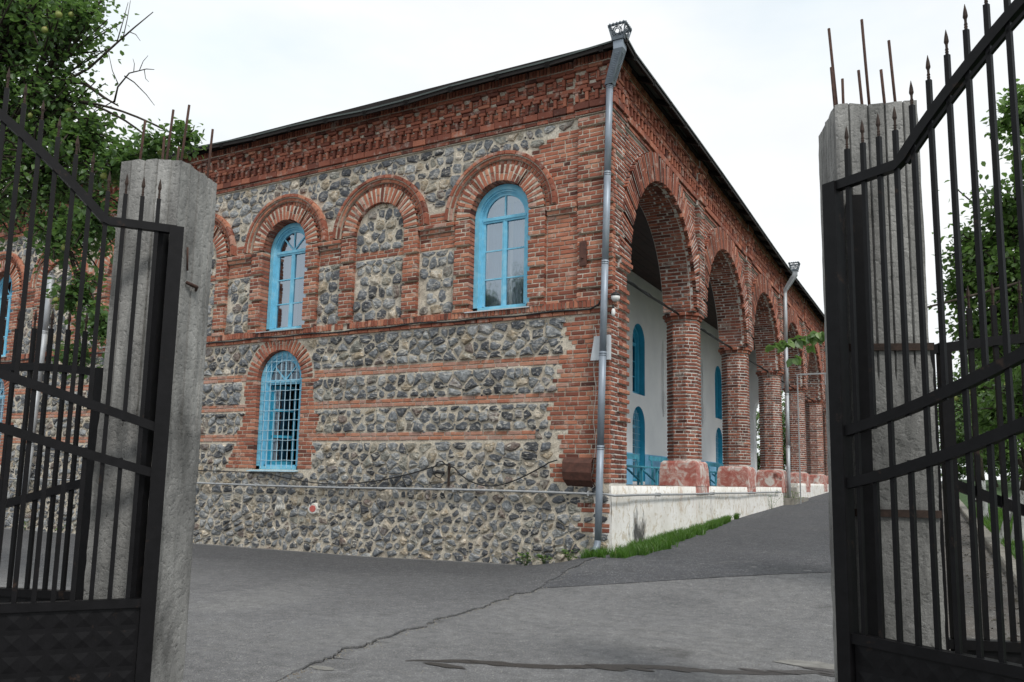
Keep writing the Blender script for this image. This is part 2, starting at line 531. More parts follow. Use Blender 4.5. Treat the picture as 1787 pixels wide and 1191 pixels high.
MORT = MB()      # mortar on the rubble facade
MORTB = MB()     # mortar on the arcade
C = .0715
def fill(F, zone, u0, u1, z0, z1, mort, L=.235, du=.012, joint=.016, tone=None):
    r0, r1 = int(math.floor(z0 / C)), int(math.ceil(z1 / C))
    for row in range(r0, r1):
        zc = (row + .5) * C
        if zc < z0 or zc > z1: continue
        n = int((u1 - u0) / du)
        cur, st = None, None
        for i in range(n + 2):
            u = u0 + i * du
            code = zone(u, zc, row) if i <= n else None
            if not isinstance(code, tuple): code = None
            if code != cur:
                if cur is not None:
                    run(F, st, u, row * C, cur[:2], mort, L, joint, row, cur[2] if len(cur) > 2 else tone)
                cur, st = code, u
def run(F, a, b, z, code, mort, L, joint, row, tone):
    dep, back = code
    if b - a < .03: return
    if dep > .03:
        mort.fbox(F, a + min(.02, (b - a) * .2), b - min(.02, (b - a) * .2), z, z + C, -.01, dep - .009)
    x = a + .0
    first = U(.35, .65) * L if row % 2 else U(.8, 1.0) * L
    while x < b - .03:
        l = first if first else (U(.86, 1.1) * L if random.random() > .22 else .5 * L)
        first = None
        e = x + l
        if b - e < .07: e = b
        brick(F, x + joint * .4, e - joint * .6, z + joint * .5, z + C - joint * .5, back, dep, tone=tone)
        x = e

def hsh(*k):
    v = math.sin(sum(a * b for a, b in zip(k, (12.9898, 78.233, 37.719)))) * 43758.5453
    return v - math.floor(v)

# ------------------------------------------------------------------ the building
bld = thing('arcaded_building', 'long red brick and dark rubble stone building with round arched arcade and blue windows', 'building')

# --- left facade: where is what
UC = [(-1.90, 'w'), (-4.33, 'b'), (-6.57, 'w'), (-8.93, 'b'), (-11.27, 'w'), (-13.60, 'b'), (-15.92, 'w'), (-18.25, 'b')]
LW = [-6.57, -15.92]                       # lower windows
ZS, RO, ZSILL = 5.32, .54, 3.74            # spring line, opening radius, sill
RV, RH1, RH0 = .82, .90, 1.035             # voussoirs, header ring, hood
LZS, LR, LSILL = 2.80, .55, 1.13
A_END = -19.6
CORN = 6.68
def quoin_edge(z, row):
    t = hsh(row // 2, 3.1) * .16 + (row % 2) * .06
    if z > 2.95: e = .56
    elif z > 2.33: e = .74
    elif z > 1.77: e = .86
    elif z > 1.32: e = .62
    elif z > .97: e = .78
    elif .55 < z < .70 or .28 < z < .42: e = .42
    else: return 0
    return e + t
def zoneA(u, z, row=None):
    if row is None: row = int(math.floor(z / C))
    if z >= CORN - .02: return 'x'
    if u > -.52 and z > ZSILL:
        return (.012, -.05) if row % 6 == 0 else (.075, -.05)
    for uc, k in UC:
        du = abs(u - uc)
        if du > 1.25: continue
        if ZSILL < z < ZS:
            if du < RO:
                if k == 'w': return 'o'
                if 4.85 < z < 4.99: return (.012, -.05)
                return 's'
            if du < RO + .31:
                return (.012, -.22) if (row + 3) % 7 == 0 else (.085, -.22)
        elif z >= ZS:
            r = math.hypot(du, z - ZS)
            if r < RO: return 'o' if k == 'w' else 's'
            if r < RH0 + .004: return 'x'
    if 3.52 < z <= ZSILL: return 'x'
    if ZSILL < z:
        if u > -1.05 and z < ZS - .14: return (.012, -.05)
        if ZS - .075 < z <= ZS: return (.10, -.05)
        if ZS - .147 < z <= ZS: return (.06, -.05)
        if ZS < z < ZS + .15 + .07 * hsh(row, 5): return (.012, -.05)
        if ZS - .3 < z < ZS: return (.012, -.05)
        if 4.85 < z < 4.99: return (.012, -.05)
        if z > ZS and u > -1.9 and z < 6.5 + .45 * min(0, u + .8) + .05 * hsh(row, 1): return (.012, -.05)
        return 's'
    for uc in LW:
        du = u - uc
        if abs(du) > 1.6: continue
        if z >= LZS:
            r = math.hypot(du, z - LZS)
            if r < LR: return 'o'
            if r < LR + .30: return 'x'
        if LSILL < z < LZS:
            if abs(du) < LR: return 'o'
            if du < 0: e = LR + .27 + .10 * hsh(row, 2) + max(0, 2.1 - z) * .38
            else: e = LR + .27 + .2 * hsh(row // 2, 9)
            if abs(du) < e: return (.012, -.22)
    if u > .012: return 'x'
    if u > -quoin_edge(z, row): return (.014, -.05)
    if 2.80 < z < 2.95 or 2.20 < z < 2.35: return (.014, -.05, .88)
    if 1.62 < z < 1.77 and u < -1.2: return (.014, -.05, .88)
    return 's'

fill(FA, zoneA, A_END, .074, .25, CORN - .01, MORT)

# --- walls with arched openings (mortar body)
def arch_wall(mb, F, u0, u1, z0, z1, ops, du=.25, dz=None, disp=None, d=0.0):
    """ops: (uc, r, z_spring, z_bottom)"""
    us = set(np.arange(u0, u1, du).tolist() + [u1])
    for uc, r, zs, zb in ops:
        us = {u for u in us if abs(u - uc) >= r + .01}
        for k in range(25):
            us.add(uc - r * math.cos(PI * k / 24))
    us = sorted(us)
    def top(u, op):
        uc, r, zs, zb = op
        return zs + math.sqrt(max(0, r * r - (u - uc) ** 2))
    def P(u, z):
        return F(u, z, d + (disp(u, z) if disp else 0))
    for a, b in zip(us, us[1:]):
        m = (a + b) / 2
        here = sorted([o for o in ops if abs(m - o[0]) < o[1]], key=lambda o: o[3])
        lo = (z0, z0)
        spans = []
        for o in here:
            spans.append((lo, (o[3], o[3])))
            lo = (top(a, o), top(b, o))
        spans.append((lo, (z1, z1)))
        for (la, lb), (ha, hb) in spans:
            n = 1 if not dz else max(1, int((max(ha, hb) - min(la, lb)) / dz))
            for i in range(n):
                f0, f1 = i / n, (i + 1) / n
                mb.quad(P(a, la + (ha - la) * f0), P(b, lb + (hb - lb) * f0), P(b, lb + (hb - lb) * f1), P(a, la + (ha - la) * f1))
def reveal(mb, F, uc, r, zs, zb, d0, d1, n=20, rnd=.5):
    pts = [(uc - r, zb)] + [(uc - r * math.cos(PI * k / n), zs + r * math.sin(PI * k / n)) for k in range(n + 1)] + [(uc + r, zb)]
    for p, q in zip(pts, pts[1:]):
        mb.quad(F(*p, d0), F(*q, d0), F(*q, d1), F(*p, d1), rnd)
    mb.quad(F(uc - r, zb, d0), F(uc + r, zb, d0), F(uc + r, zb, d1), F(uc - r, zb, d1), rnd)

opsA = [(uc, RO + .018, ZS, ZSILL) for uc, k in UC if k == 'w'] + [(uc, LR + .018, LZS, LSILL) for uc in LW]
def dispA(u, z):
    if isinstance(zoneA(u, z), tuple) or z > CORN - .05: return 0
    return .012 * mnoise.noise((u * 7, z * 7, 1)) + .008 * mnoise.noise((u * 19, z * 19, 4)) + .004
arch_wall(MORT, FA, A_END, 0.0, -.6, 7.7, opsA, du=.06, dz=.06, disp=dispA)
for uc, r, zs, zb in opsA:
    reveal(MORT, FA, uc, r, zs, zb, 0, -.3)
# body of the facade behind, closes the corner
MORT.quad(FA(0, -.6, 0), FA(0, -.6, -.6), FA(0, .96, -.6), FA(0, .96, 0))

# --- brick arches over the openings
def vous(F, mort, uc, zs, r0, r1, w, dep, back, t0=0.0, t1=PI, rec=None, skip=None, gap=.014, split=True, md=None, tone=None):
    n = max(3, int(round((t1 - t0) * r0 / (w + gap))))
    for k in range(n):
        th = t0 + (k + .5) * (t1 - t0) / n
        c, s = math.cos(th), math.sin(th)
        if skip and skip(uc + (r0 + r1) / 2 * c, zs + (r0 + r1) / 2 * s, uc + r1 * c, zs + r1 * s): continue
        dd = dep
        if rec and rec(k, n): dd = dep - .055
        ww = (t1 - t0) / n * r0 - gap
        def FR(a, b, d, c=c, s=s):
            return F(uc + b * c - a * s, zs + b * s + a * c, d)
        if md is not None:
            hp = (t1 - t0) / n / 2; mdd = md - (dep - dd); mp = [(uc + r * math.cos(t_), zs + r * math.sin(t_)) for t_ in (th - hp, th + hp) for r in (r0 + .012, r1 - .006)]
            mort.quad(F(*mp[0], mdd), F(*mp[1], mdd), F(*mp[3], mdd), F(*mp[2], mdd))
        cuts = [r0 + U(-.006, .006), r1 + U(-.008, .008)]
        if split and random.random() < .6:
            m = r0 + (r1 - r0) * random.choice((.42, .5, .58)); cuts.insert(1, m)
        for p, q in zip(cuts, cuts[1:]):
            brick(FR, -ww / 2, ww / 2, p + (.005 if p != cuts[0] else 0), q - (.005 if q != cuts[-1] else 0), back, dd, tone=tone)
def ring(mb, F, uc, zs, r0, r1, d0, d1, t0=0.0, t1=PI, n=30, skip=None):
    for k in range(n):
        a, b = t0 + (t1 - t0) * k / n, t0 + (t1 - t0) * (k + 1) / n
        if skip:
            th = (a + b) / 2
            if skip(uc + (r0 + r1) / 2 * math.cos(th), zs + (r0 + r1) / 2 * math.sin(th), uc + r1 * math.cos(th), zs + r1 * math.sin(th)): continue
        p = [(uc + r * math.cos(t), zs + r * math.sin(t)) for t in (a, b) for r in (r0, r1)]
        mb.quad(F(*p[0], d1), F(*p[1], d1), F(*p[3], d1), F(*p[2], d1))
        mb.quad(F(*p[0], d0), F(*p[0], d1), F(*p[2], d1), F(*p[2], d0))
        mb.quad(F(*p[1], d0), F(*p[1], d1), F(*p[3], d1), F(*p[3], d0))
def arcbricks(F, uc, zs, r0, r1, L, dep, back, t0=0.0, t1=PI):
    rm = (r0 + r1) / 2
    n = int((t1 - t0) * rm / L)
    for k in range(n):
        a, b = t0 + (t1 - t0) * k / n, t0 + (t1 - t0) * (k + 1) / n
        g = .006 / rm
        def FR(t, r, d): return F(uc + r * math.cos(t), zs + r * math.sin(t), d)
        m = (a + b) / 2
        brick(FR, a + g, m, r0, r1, back, dep, ka=1 / rm, jit=.5)
        brick(FR, m, b - g, r0, r1, back, dep, ka=1 / rm, jit=.5)
        BRICKS[-1] = (BRICKS[-1][0], BRICKS[-2][1])
for uc, k in UC:
    if uc < -17: continue
    vous(FA, MORT, uc, ZS, RO, RV, .056, .082, -.22, rec=lambda k, n: k in (int(n * .27), int(n * .74)), md=.070)
    vous(FA, MORT, uc, ZS, RV + .008, RH1, .052, .02, -.05, split=False)
    arcbricks(FA, uc, ZS, RH1 + .008, RH1 + .062, .2, .07, -.03)
    arcbricks(FA, uc, ZS, RH1 + .075, RH0, .21, .112, -.03)
    ring(MORT, FA, uc, ZS, RH1 + .003, RH1 + .065, -.01, .056)
    ring(MORT, FA, uc, ZS, RH1 + .062, RH0 - .004, -.01, .09)
for uc in LW:
    vous(FA, MORT, uc, LZS, LR, LR + .27, .056, .022, -.22)

# --- string course: standing bricks over one flat course
u = A_END
while u < .07:
    if not any(abs(u - uc) < RO - .02 for uc, k in UC if k == 'w') and hsh(int(u * 14), 7) > .025:
        brick(FA, u + .004, u + .060, 3.625 + U(-.004, .004), 3.738 + U(-.006, .002), -.03, .07 + U(-.006, .006))
    elif any(abs(u - uc) < RO - .02 for uc, k in UC if k == 'w'):
        brick(FA, u + .004, u + .060, 3.625, 3.715, -.03, .068)
    u += .069
MORT.fbox(FA, A_END, .05, 3.60, 3.72, -.01, .052)
u = A_END
while u < .04:
    l = U(.20, .25); e = min(u + l, .045)
    if e - u > .05: brick(FA, u + .005, e - .006, 3.535, 3.598, -.03, .038)
    u += l

# --- cornice (both facades)
def cornice(F, mort, u0, u1, ext, breaks):
    def off(u):
        return .045 if any(a < u < b for a, b in breaks) else 0.0
    def course(z0, z1, dep, L=.24, wr=True):
        u = u0
        end = u1 + (dep + .045 if (ext and wr) else 0)
        while u < end - .03:
            e = u + U(.85, 1.12) * L
            if end - e < .08: e = end
            brick(F, u + .004, e - .006, z0, z1, -.02, dep + off((u + e) / 2), tone=.33)
            u = e
    mort.fbox(F, u0, u1 + (.04 if ext else 0), CORN - .01, 7.46, -.01, .034)
    mort.fbox(F, u0, u1 + (.09 if ext else 0), 7.44, 7.60, -.01, .095)
    for a, b in breaks:
        a2, b2 = max(a, u0), min(b, u1)
        if b2 - a2 > .05:
            mort.fbox(F, a2, b2 + (.085 if ext and b2 >= u1 - .01 else 0), CORN - .008, 7.47, -.008, .08)
            mort.fbox(F, a2, b2 + (.135 if ext and b2 >= u1 - .01 else 0), 7.445, 7.604, -.008, .14)
    course(6.685, 6.745, .055)
    course(6.765, 6.872, .088, .26)
    u = u0 + .02; i = 0
    while u < u1 + (.1 if ext else 0) - .06:                     # row of T shapes
        o = off(u)
        brick(F, u, u + .052, 6.885, 7.028, -.02, .098 + o, tone=.37)
        brick(F, u - .035, u + .088, 7.036, 7.088, -.02, .10 + o, tone=.42)
        brick(F, u + .062, u + .155, 6.888, 6.944, -.02, .056 + o, tone=.35)
        brick(F, u + .062, u + .155, 6.958, 7.020, -.02, .056 + o, tone=.35)
        u += .168; i += 1
    course(7.096, 7.154, .085)
    u = u0 + .02
    while u < u1 + (.1 if ext else 0) - .12:                     # row of key shapes
        o = off(u)
        brick(F, u, u + .215, 7.164, 7.216, -.02, .098 + o, tone=.37)
        brick(F, u + .165, u + .215, 7.224, 7.338, -.02, .098 + o, tone=.37)
        brick(F, u + .165 + .02, u + .38, 7.346, 7.398, -.02, .10 + o, tone=.37)
        brick(F, u + .012, u + .060, 7.224, 7.338, -.02, .095 + o, tone=.4)
        brick(F, u + .068, u + .158, 7.226, 7.272, -.02, .052 + o, tone=.35)
        brick(F, u + .068, u + .158, 7.286, 7.336, -.02, .052 + o, tone=.35)
        brick(F, u + .226, u + .330, 7.226, 7.272, -.02, .052 + o, tone=.35)
        brick(F, u + .226, u + .330, 7.286, 7.336, -.02, .052 + o, tone=.35)
        u += .345
    course(7.408, 7.462, .105)
    u = u0
    while u < u1 + (.11 if ext else 0):
        brick(F, u + .004, u + .054, 7.482, 7.590, -.02, .122 + off(u), tone=.42)
        u += .064
cornice(FA, MORT, A_END, -.56, False, [])
cornice(FA, MORT, -.556, 0.0, True, [(-9, 9)])

# --- rubble: one stone at a time, cut from a jittered course pattern
def stone_poly(seed, neigh):
    sx, sz = seed
    poly = [(sx - .34, sz - .24), (sx + .34, sz - .24), (sx + .34, sz + .24), (sx - .34, sz + .24)]
    for nx, nz in neigh:
        mx, mz = (sx + nx) / 2, (sz + nz) / 2
        dx, dz = nx - sx, nz - sz
        out = []
        for i in range(len(poly)):
            p, q = poly[i], poly[(i + 1) % len(poly)]
            a = (p[0] - mx) * dx + (p[1] - mz) * dz
            b = (q[0] - mx) * dx + (q[1] - mz) * dz
            if a <= 0: out.append(p)
            if (a < 0 < b) or (b < 0 < a):
                t = a / (a - b); out.append((p[0] + (q[0] - p[0]) * t, p[1] + (q[1] - p[1]) * t))
        poly = out
        if len(poly) < 3: return None
    return poly
def make_stone(F, cx, cz, poly, h, rnd):
    n = len(poly)
    tilt_a, tilt_b = U(-.10, .10), U(-.14, .06)
    def ringpts(k, d, jt):
        return [F(cx + (p[0] - cx) * k + U(-jt, jt), cz + (p[1] - cz) * k + U(-jt, jt), d + U(-.006, .006) + (p[0] - cx) * tilt_a + (p[1] - cz) * tilt_b) for p in poly]
    vs = [F(cx + (p[0] - cx) * 1.04, cz + (p[1] - cz) * 1.04, -.015) for p in poly] + ringpts(1.0, h * .45, .002) + ringpts(.80, h * .88, .006) + ringpts(.42, h * 1.05, .012) + [F(cx + U(-.02, .02), cz + U(-.015, .015), h * U(.98, 1.2))]
    fs = []
    for k in range(3):
        for i in range(n):
            j = (i + 1) % n
            fs.append((k * n + i, k * n + j, (k + 1) * n + j, (k + 1) * n + i))
    for i in range(n):
        fs.append((3 * n + i, 3 * n + (i + 1) % n, 4 * n))
    rl = [(.985 if random.random() < .42 else rnd) if q < n else (rnd + U(-.03, .03)) for q in range(len(fs))]
    STONES.append((vs, fs, rl, [vs[n + i] for i in range(n)]))
def rubble(F, zone, u0, u1, z0, z1):
    rows = []
    z = z0
    while z < z1:
        h = U(.095, .18) if z < 3.5 else U(.14, .25)
        if z1 - z - h < .09: h = z1 - z
        u = u0 + U(0, .2); r = []
        while u < u1:
            w = (U(.15, .40) if z < 3.5 else U(.15, .36)) if random.random() < .75 else U(.07, .14)
            r.append((u + w / 2, z + h / 2 + (U(-.022, .022) if z < 3.5 else U(-.04, .04))))
            u += w
        rows.append(r); z += h
    allp = []
    for i, r in enumerate(rows):
        for j, p in enumerate(r): allp.append((i, j, p))
    for i, j, p in allp:
        if zone(*p) != 's': continue
        if p[1] < G(p[0], 0) - .02: continue
        near = []
        for ii in (i - 2, i - 1, i, i + 1, i + 2):
            if 0 <= ii < len(rows):
                near += [q for q in rows[ii] if q != p and abs(q[0] - p[0]) < .62]
        poly = stone_poly(p, near)
        if not poly: continue
        poly = [(a, max(z0 - .002, min(z1 + .002, b))) for a, b in poly]
        cx = sum(a for a, b in poly) / len(poly); cz = sum(b for a, b in poly) / len(poly)
        if zone(cx, cz) != 's': continue
        # shrink for the joint, cut the corners, keep clear of brick
        sh = U(.011, .036) if cz < 3.5 else U(.010, .030)
        pts = []
        for q in poly:
            dx, dz = q[0] - cx, q[1] - cz; l = math.hypot(dx, dz)
            k = max(.25, (l - sh * 1.25) / l) if l > 1e-6 else 1
            pts.append((cx + dx * k, cz + dz * k))
        cut = []
        m = len(pts)
        tc = U(.10, .33)
        for q in range(m):
            a, b = pts[q], pts[(q + 1) % m]
            e = math.hypot(b[0] - a[0], b[1] - a[1])
            if e < .018:
                cut.append(((a[0] + b[0]) / 2, (a[1] + b[1]) / 2)); continue
            t = max(.04, min(.33, tc + U(-.05, .05)))
            cut.append((a[0] + (b[0] - a[0]) * t, a[1] + (b[1] - a[1]) * t))
            cut.append((a[0] + (b[0] - a[0]) * (1 - t), a[1] + (b[1] - a[1]) * (1 - t)))
        out = []
        for q in cut:
            k = 1.0
            while k > .2 and zone(cx + (q[0] - cx) * (k + .06), cz + (q[1] - cz) * (k + .06)) != 's': k -= .1
            out.append((cx + (q[0] - cx) * k + U(-.008, .008), cz + (q[1] - cz) * k + U(-.008, .008)))
        A = abs(sum(out[a][0] * out[(a + 1) % len(out)][1] - out[(a + 1) % len(out)][0] * out[a][1] for a in range(len(out)))) / 2
        if A < .0016: continue
        sx = max(a for a, b in out) - min(a for a, b in out); sz = max(b for a, b in out) - min(b for a, b in out)
        if min(sx, sz) < .026: continue
        r = random.random()
        rnd = U(.02, .32) if r < .34 else U(.32, .64) if r < .78 else U(.66, .78) if r < .86 else U(.78, .93) if r < .97 else U(.92, 1)
        h = U(.016, .042) if cz > 3.6 else U(.022, .06)
        make_stone(F, cx, cz, out, h * min(1.2, .55 + math.sqrt(A) * 3), rnd)
        for q in poly:                                       # chips packed into the joints
            if random.random() < .16 and zone(q[0], q[1]) == 's' and zone(q[0] - .03, q[1]) == 's' and zone(q[0] + .03, q[1]) == 's':
                a0, rr = U(0, 6), U(.013, .028)
                chip = [(q[0] + rr * U(.8, 1.5) * math.cos(a0 + k * 1.05), q[1] + rr * U(.5, 1.0) * math.sin(a0 + k * 1.05)) for k in range(6)]
                make_stone(F, q[0], q[1], chip, U(.010, .022), U(0, .95))
for za, zb in ((-.36, 1.625), (1.785, 2.21), (2.355, 2.785), (2.925, 3.525), (3.74, 4.85), (4.99, 5.36), (5.36, 6.665)):
    if zb - za > .1: rubble(FA, zoneA, -17.2, -.02, za, zb)
rubble(FA, zoneA, -1.5, -.7, 1.63, 1.78)
# ------------------------------------------------------------------ arcade
BAY, V0, AR, AZ = 4.57, 2.62, 1.91, 4.44
NB = 7
B_END = V0 + BAY * (NB - 1) + AR + .75
ARCH = [V0 + BAY * k for k in range(NB)]
COLS = [V0 + BAY * (k + .5) for k in range(NB)]
TH = .63
FLOOR = .97
VR = .50                                       # voussoir length
def pil(v):
    return any(abs(v - c) < .21 for c in COLS)
def zoneB(v, z, row=None):
    if row is None: row = int(math.floor(z / C))
    if z >= CORN - .02: return 'x'
    if v < .46 and z > AZ: return (.012, -.05) if row % 6 == 0 else (.075, -.05)
    if v < .50:
        return (.012, -.05)
    if z < AZ: return (.012, -.2) if v < V0 - AR else 'o'
    if pil(v):
        return (.015, -.05) if row % 6 == 0 else (.098, -.05)
    for c in ARCH:
        r = math.hypot(v - c, z - AZ)
        if r < AR: return 'o'
        if r < AR + VR + .01: return 'x'
    return (.012, -.05)
fill(FB, zoneB, 0.0, B_END, .98, CORN - .01, MORTB, tone=.31, joint=.021)
arch_wall(MORTB, FB, V0 - AR, B_END, AZ, 7.7, [(c, AR + .006, AZ, AZ) for c in ARCH], du=.5)
MORTB.quad(FB(0, .9, 0), FB(V0 - AR, .9, 0), FB(V0 - AR, 7.7, 0), FB(0, 7.7, 0))
arch_wall(MORTB, FB, 0.0, B_END, AZ, 7.7, [(c, AR + .006, AZ, AZ) for c in ARCH], du=.5, d=-TH)
MORTB.quad(FB(0, .9, -TH), FB(V0 - AR, .9, -TH), FB(V0 - AR, 4.45, -TH), FB(0, 4.45, -TH))
MORTB.quad(FB(V0 - AR, .9, 0), FB(V0 - AR, .9, -TH), FB(V0 - AR, 4.45, -TH), FB(V0 - AR, 4.45, 0))
MORTB.quad(FB(B_END, .5, 0), FB(B_END, .5, -TH), FB(B_END, 7.7, -TH), FB(B_END, 7.7, 0))
for ci, c in enumerate(ARCH):
    n = 40
    for k in range(n):
        a, b = PI * k / n, PI * (k + 1) / n
        r = AR + .004
        p, q = (c - r * math.cos(a), AZ + r * math.sin(a)), (c - r * math.cos(b), AZ + r * math.sin(b))
        MORTB.quad(FB(*p, 0), FB(*q, 0), FB(*q, -TH), FB(*p, -TH))
    def sk(u, z, u1, z1):
        return u < .3 or z > CORN - .04
    vous(FB, MORTB, c, AZ, AR, AR + VR, .048, .085, -.04, rec=lambda k, n: k % 5 == 0, skip=sk, md=.072, gap=.019, tone=.34)
    # brick lining of the arch
    nr = int(PI * AR / .074)
    for k in range(nr):
        th = PI * (k + .5) / nr
        if ci > 4 and th > PI * .62: continue
        cs, sn = math.cos(th), math.sin(th)
        def FS(a, b, d, cs=cs, sn=sn, c=c):            # a along depth, b along arc, d towards the centre
            return Vector((a, c + (AR - d) * cs - b * sn, AZ + (AR - d) * sn + b * cs))
        x = -TH + .005 - (U(.05, .15) if k % 2 else 0)
        while x < -.06:
            e = min(x + U(.19, .24), -.045)
            if e - max(x, -TH) > .04:
                brick(FS, max(x, -TH + .004) + .006, e - .010, -.0265, .0265, -.02, .012, tone=.27)
            x = x + .22
cuts_ = [0.0, .50]
for c in COLS:
    if c < B_END - .3: cuts_ += [c - .25, c + .25]
cuts_.append(B_END)
for k_, (a_, b_) in enumerate(zip(cuts_, cuts_[1:])):
    cornice(FB, MORTB, a_ + .002, b_ - .002, False, [(-9, 99)] if k_ % 2 == 0 else [])

# corner pier: toothed strip beside the opening and its small capital
def pier_block(z0, z1, ex, tone=.42):
    vv = V0 - AR
    MORTB.fbox(FB, .30, vv + ex - .006, z0, z1, -TH - ex + .006, ex - .006)
    n = 3
    for k in range(n):
        brick(FB, .30 + (vv + ex - .3) * k / n + .004, .30 + (vv + ex - .3) * (k + 1) / n - .005, z0 + .005, z1 - .006, -.02, ex + .008, tone=tone)
    def FE(a, b, d): return Vector((a, vv + d, b))
    for k in range(n):
        a0 = -TH + (TH + ex) * k / n
        brick(FE, a0 + .004, a0 + (TH + ex) / n - .006, z0 + .005, z1 - .006, -.02, ex + .008, tone=tone)
row = int(math.ceil(.99 / C))
while row * C < AZ - .05:
    z = row * C
    if z > 4.24: ex = .075 if z > 4.31 else .045
    elif 1.86 < z < 1.99: ex = .05
    elif z < 1.86: ex = .0
    elif z > 4.0: ex = .0
    else: ex = .034 if (row % 2) else .0
    if ex > 0: pier_block(z, z + C, ex)
    else:
        def FE(a, b, d): return Vector((a, V0 - AR + d, b))
        a0 = -TH
        while a0 < -.03:
            e = min(a0 + U(.18, .24), 0.0)
            brick(FE, a0 + .004, e - .006, z + .006, z + C - .007, -.02, .012, tone=.42); a0 = e
    row += 1

# columns
for ci, c in enumerate(COLS):
    hw = TH / 2 - .004
    k8 = math.tan(PI / 8)
    def octf(i):
        ang = i * PI / 4
        nx, ny = math.cos(ang), math.sin(ang)
        def FO(a, b, d, nx=nx, ny=ny): return Vector((-TH / 2 + nx * (hw + d) - ny * a, c + ny * (hw + d) + nx * a, b))
        return FO
    core = [(-TH / 2 + (hw - .008) / math.cos(PI / 8) * math.cos(PI / 8 + i * PI / 4), c + (hw - .008) / math.cos(PI / 8) * math.sin(PI / 8 + i * PI / 4)) for i in range(8)]
    MORTB.add([(x, y, z) for z in (1.40, 4.32) for x, y in core], [(i, (i + 1) % 8, 8 + (i + 1) % 8, 8 + i) for i in range(8)])
    row = int(math.ceil(1.47 / C))
    while (row + 1) * C < 4.305:
        z = row * C
        for i in range(8):
            if ci > 3 and i in (2, 3, 4): continue
            FO = octf(i)
            hs = hw * k8
            sh = (i + row) % 2
            cuts = [-hs, -hs * .15 + U(-.03, .03), hs] if sh else [-hs, -hs * .55 + U(-.02, .02), hs * .5 + U(-.02, .02), hs]
            if random.random() < .35: cuts = [-hs, hs]
            for p, q in zip(cuts, cuts[1:]):
                brick(FO, p + (.009 if p > -hs else .002), q - (.009 if q < hs else .002), z + .0125, z + C - .0125, -.03, .006, tone=.31)
        row += 1
    for z0, z1, ex in ((4.305, 4.368, .035), (4.372, 4.435, .075)):
        cap = [(-TH / 2 + (hw + ex) / math.cos(PI / 8) * math.cos(PI / 8 + i * PI / 4), c + (hw + ex) / math.cos(PI / 8) * math.sin(PI / 8 + i * PI / 4)) for i in range(8)]
        MORTB.add([(x, y, z) for z in (z0 + .006, z1 - .003) for x, y in cap], [(i, (i + 1) % 8, 8 + (i + 1) % 8, 8 + i) for i in range(8)] + [tuple(range(8)), tuple(range(8, 16))])
        for i in range(8):
            FO = octf(i)
            hs = (hw + ex) * k8
            brick(FO, -hs + .004, .0 - .004, z0, z1, -.03, ex + .006, tone=.35)
            brick(FO, .004, hs - .004, z0, z1, -.03, ex + .006, tone=.35)

# plinths of the columns
for ci, c in enumerate(COLS):
    mb = MB()
    x0, x1, y0, y1 = -.70, .055, c - .46, c + .50
    zb = max(.62, G(.2, c) - .05) if ci < 3 else G(.2, c) + .25
    n = 6
    pr = [(0, FLOOR + .001), (.012, 1.30), (.03, 1.42), (.07, 1.465)]
    rings = []
    for ins, z in pr:
        rg = []
        for (xa, ya, xb, yb) in ((x0, y0, x1, y0), (x1, y0, x1, y1), (x1, y1, x0, y1), (x0, y1, x0, y0)):
            for k in range(n):
                t = k / n
                x, y = xa + (xb - xa) * t, ya + (yb - ya) * t
                x += max(-ins, min(ins, (-.32 - x) * .5)); y += max(-ins, min(ins, (c - y) * .5))
                rg.append((x + U(-.006, .006), y + U(-.006, .006), z + U(-.006, .006)))
        rings.append(rg)
    m = 4 * n
    mb.add([p for r in rings for p in r], [(r * m + i, r * m + (i + 1) % m, (r + 1) * m + (i + 1) % m, (r + 1) * m + i) for r in range(len(rings) - 1) for i in range(m)] + [tuple((len(rings) - 1) * m + i for i in range(m))])
    mb.fbox(FB, y0 + .02, y1 - .03, FLOOR - .16, FLOOR + .02, -.05, .048)
    mb.build('plinth', 'plinth_paint', bld)

MORT.build('rubble_wall', 'mortar', bld)
MORTB.build('arcade_wall', 'mortar_pale', bld)

# bricks and stones: the 300 that show largest are parts of their own, the rest one part
def emit(lst, name, rest, m, is_brick):
    sized = []
    for i, e in enumerate(lst):
        sized.append((px_area(e[0][8:12] if is_brick else e[3]), i))
    sized.sort(reverse=True)
    own = {i for a, i in sized[:300] if a > 20}
    allb = MB()
    for i, e in enumerate(lst):
        vs = e[0]; fs = BF if is_brick else e[1]; rnd = e[1] if is_brick else e[2]
        if i in own:
            mb = MB(); mb.add(vs, fs, rnd, False)
            ctr = sum((Vector(v) for v in vs), Vector()) / len(vs)
            mb.build(name, m, bld, origin=tuple(ctr))
        else:
            allb.add(vs, fs, rnd, False)
    allb.build(rest, m, bld, kind='stuff')
emit(BRICKS, 'brick', 'brick_courses', 'brick', True)
emit(STONES, 'stone', 'rubble_stones', 'stone', False)
print('bricks', len(BRICKS), 'stones', len(STONES))

# ------------------------------------------------------------------ windows
def sweep_arch(mb, F, uc, zs, zb, r, w, d0, d1, n=22, bottom=True):
    out = [(uc - r, zb)] + [(uc - r * math.cos(PI * k / n), zs + r * math.sin(PI * k / n)) for k in range(n + 1)] + [(uc + r, zb)]
    q = r - w
    inn = [(uc - q, zb)] + [(uc - q * math.cos(PI * k / n), zs + q * math.sin(PI * k / n)) for k in range(n + 1)] + [(uc + q, zb)]
    for i in range(len(out) - 1):
        a, b, c, d = out[i], out[i + 1], inn[i + 1], inn[i]
        mb.quad(F(*a, d1), F(*b, d1), F(*c, d1), F(*d, d1))
        mb.quad(F(*c, d1), F(*d, d1), F(*d, d0), F(*c, d0))
        mb.quad(F(*a, d1), F(*b, d1), F(*b, d0), F(*a, d0))
    if bottom:
        mb.fbox(F, uc - r, uc + r, zb, zb + w * .8, d0, d1)
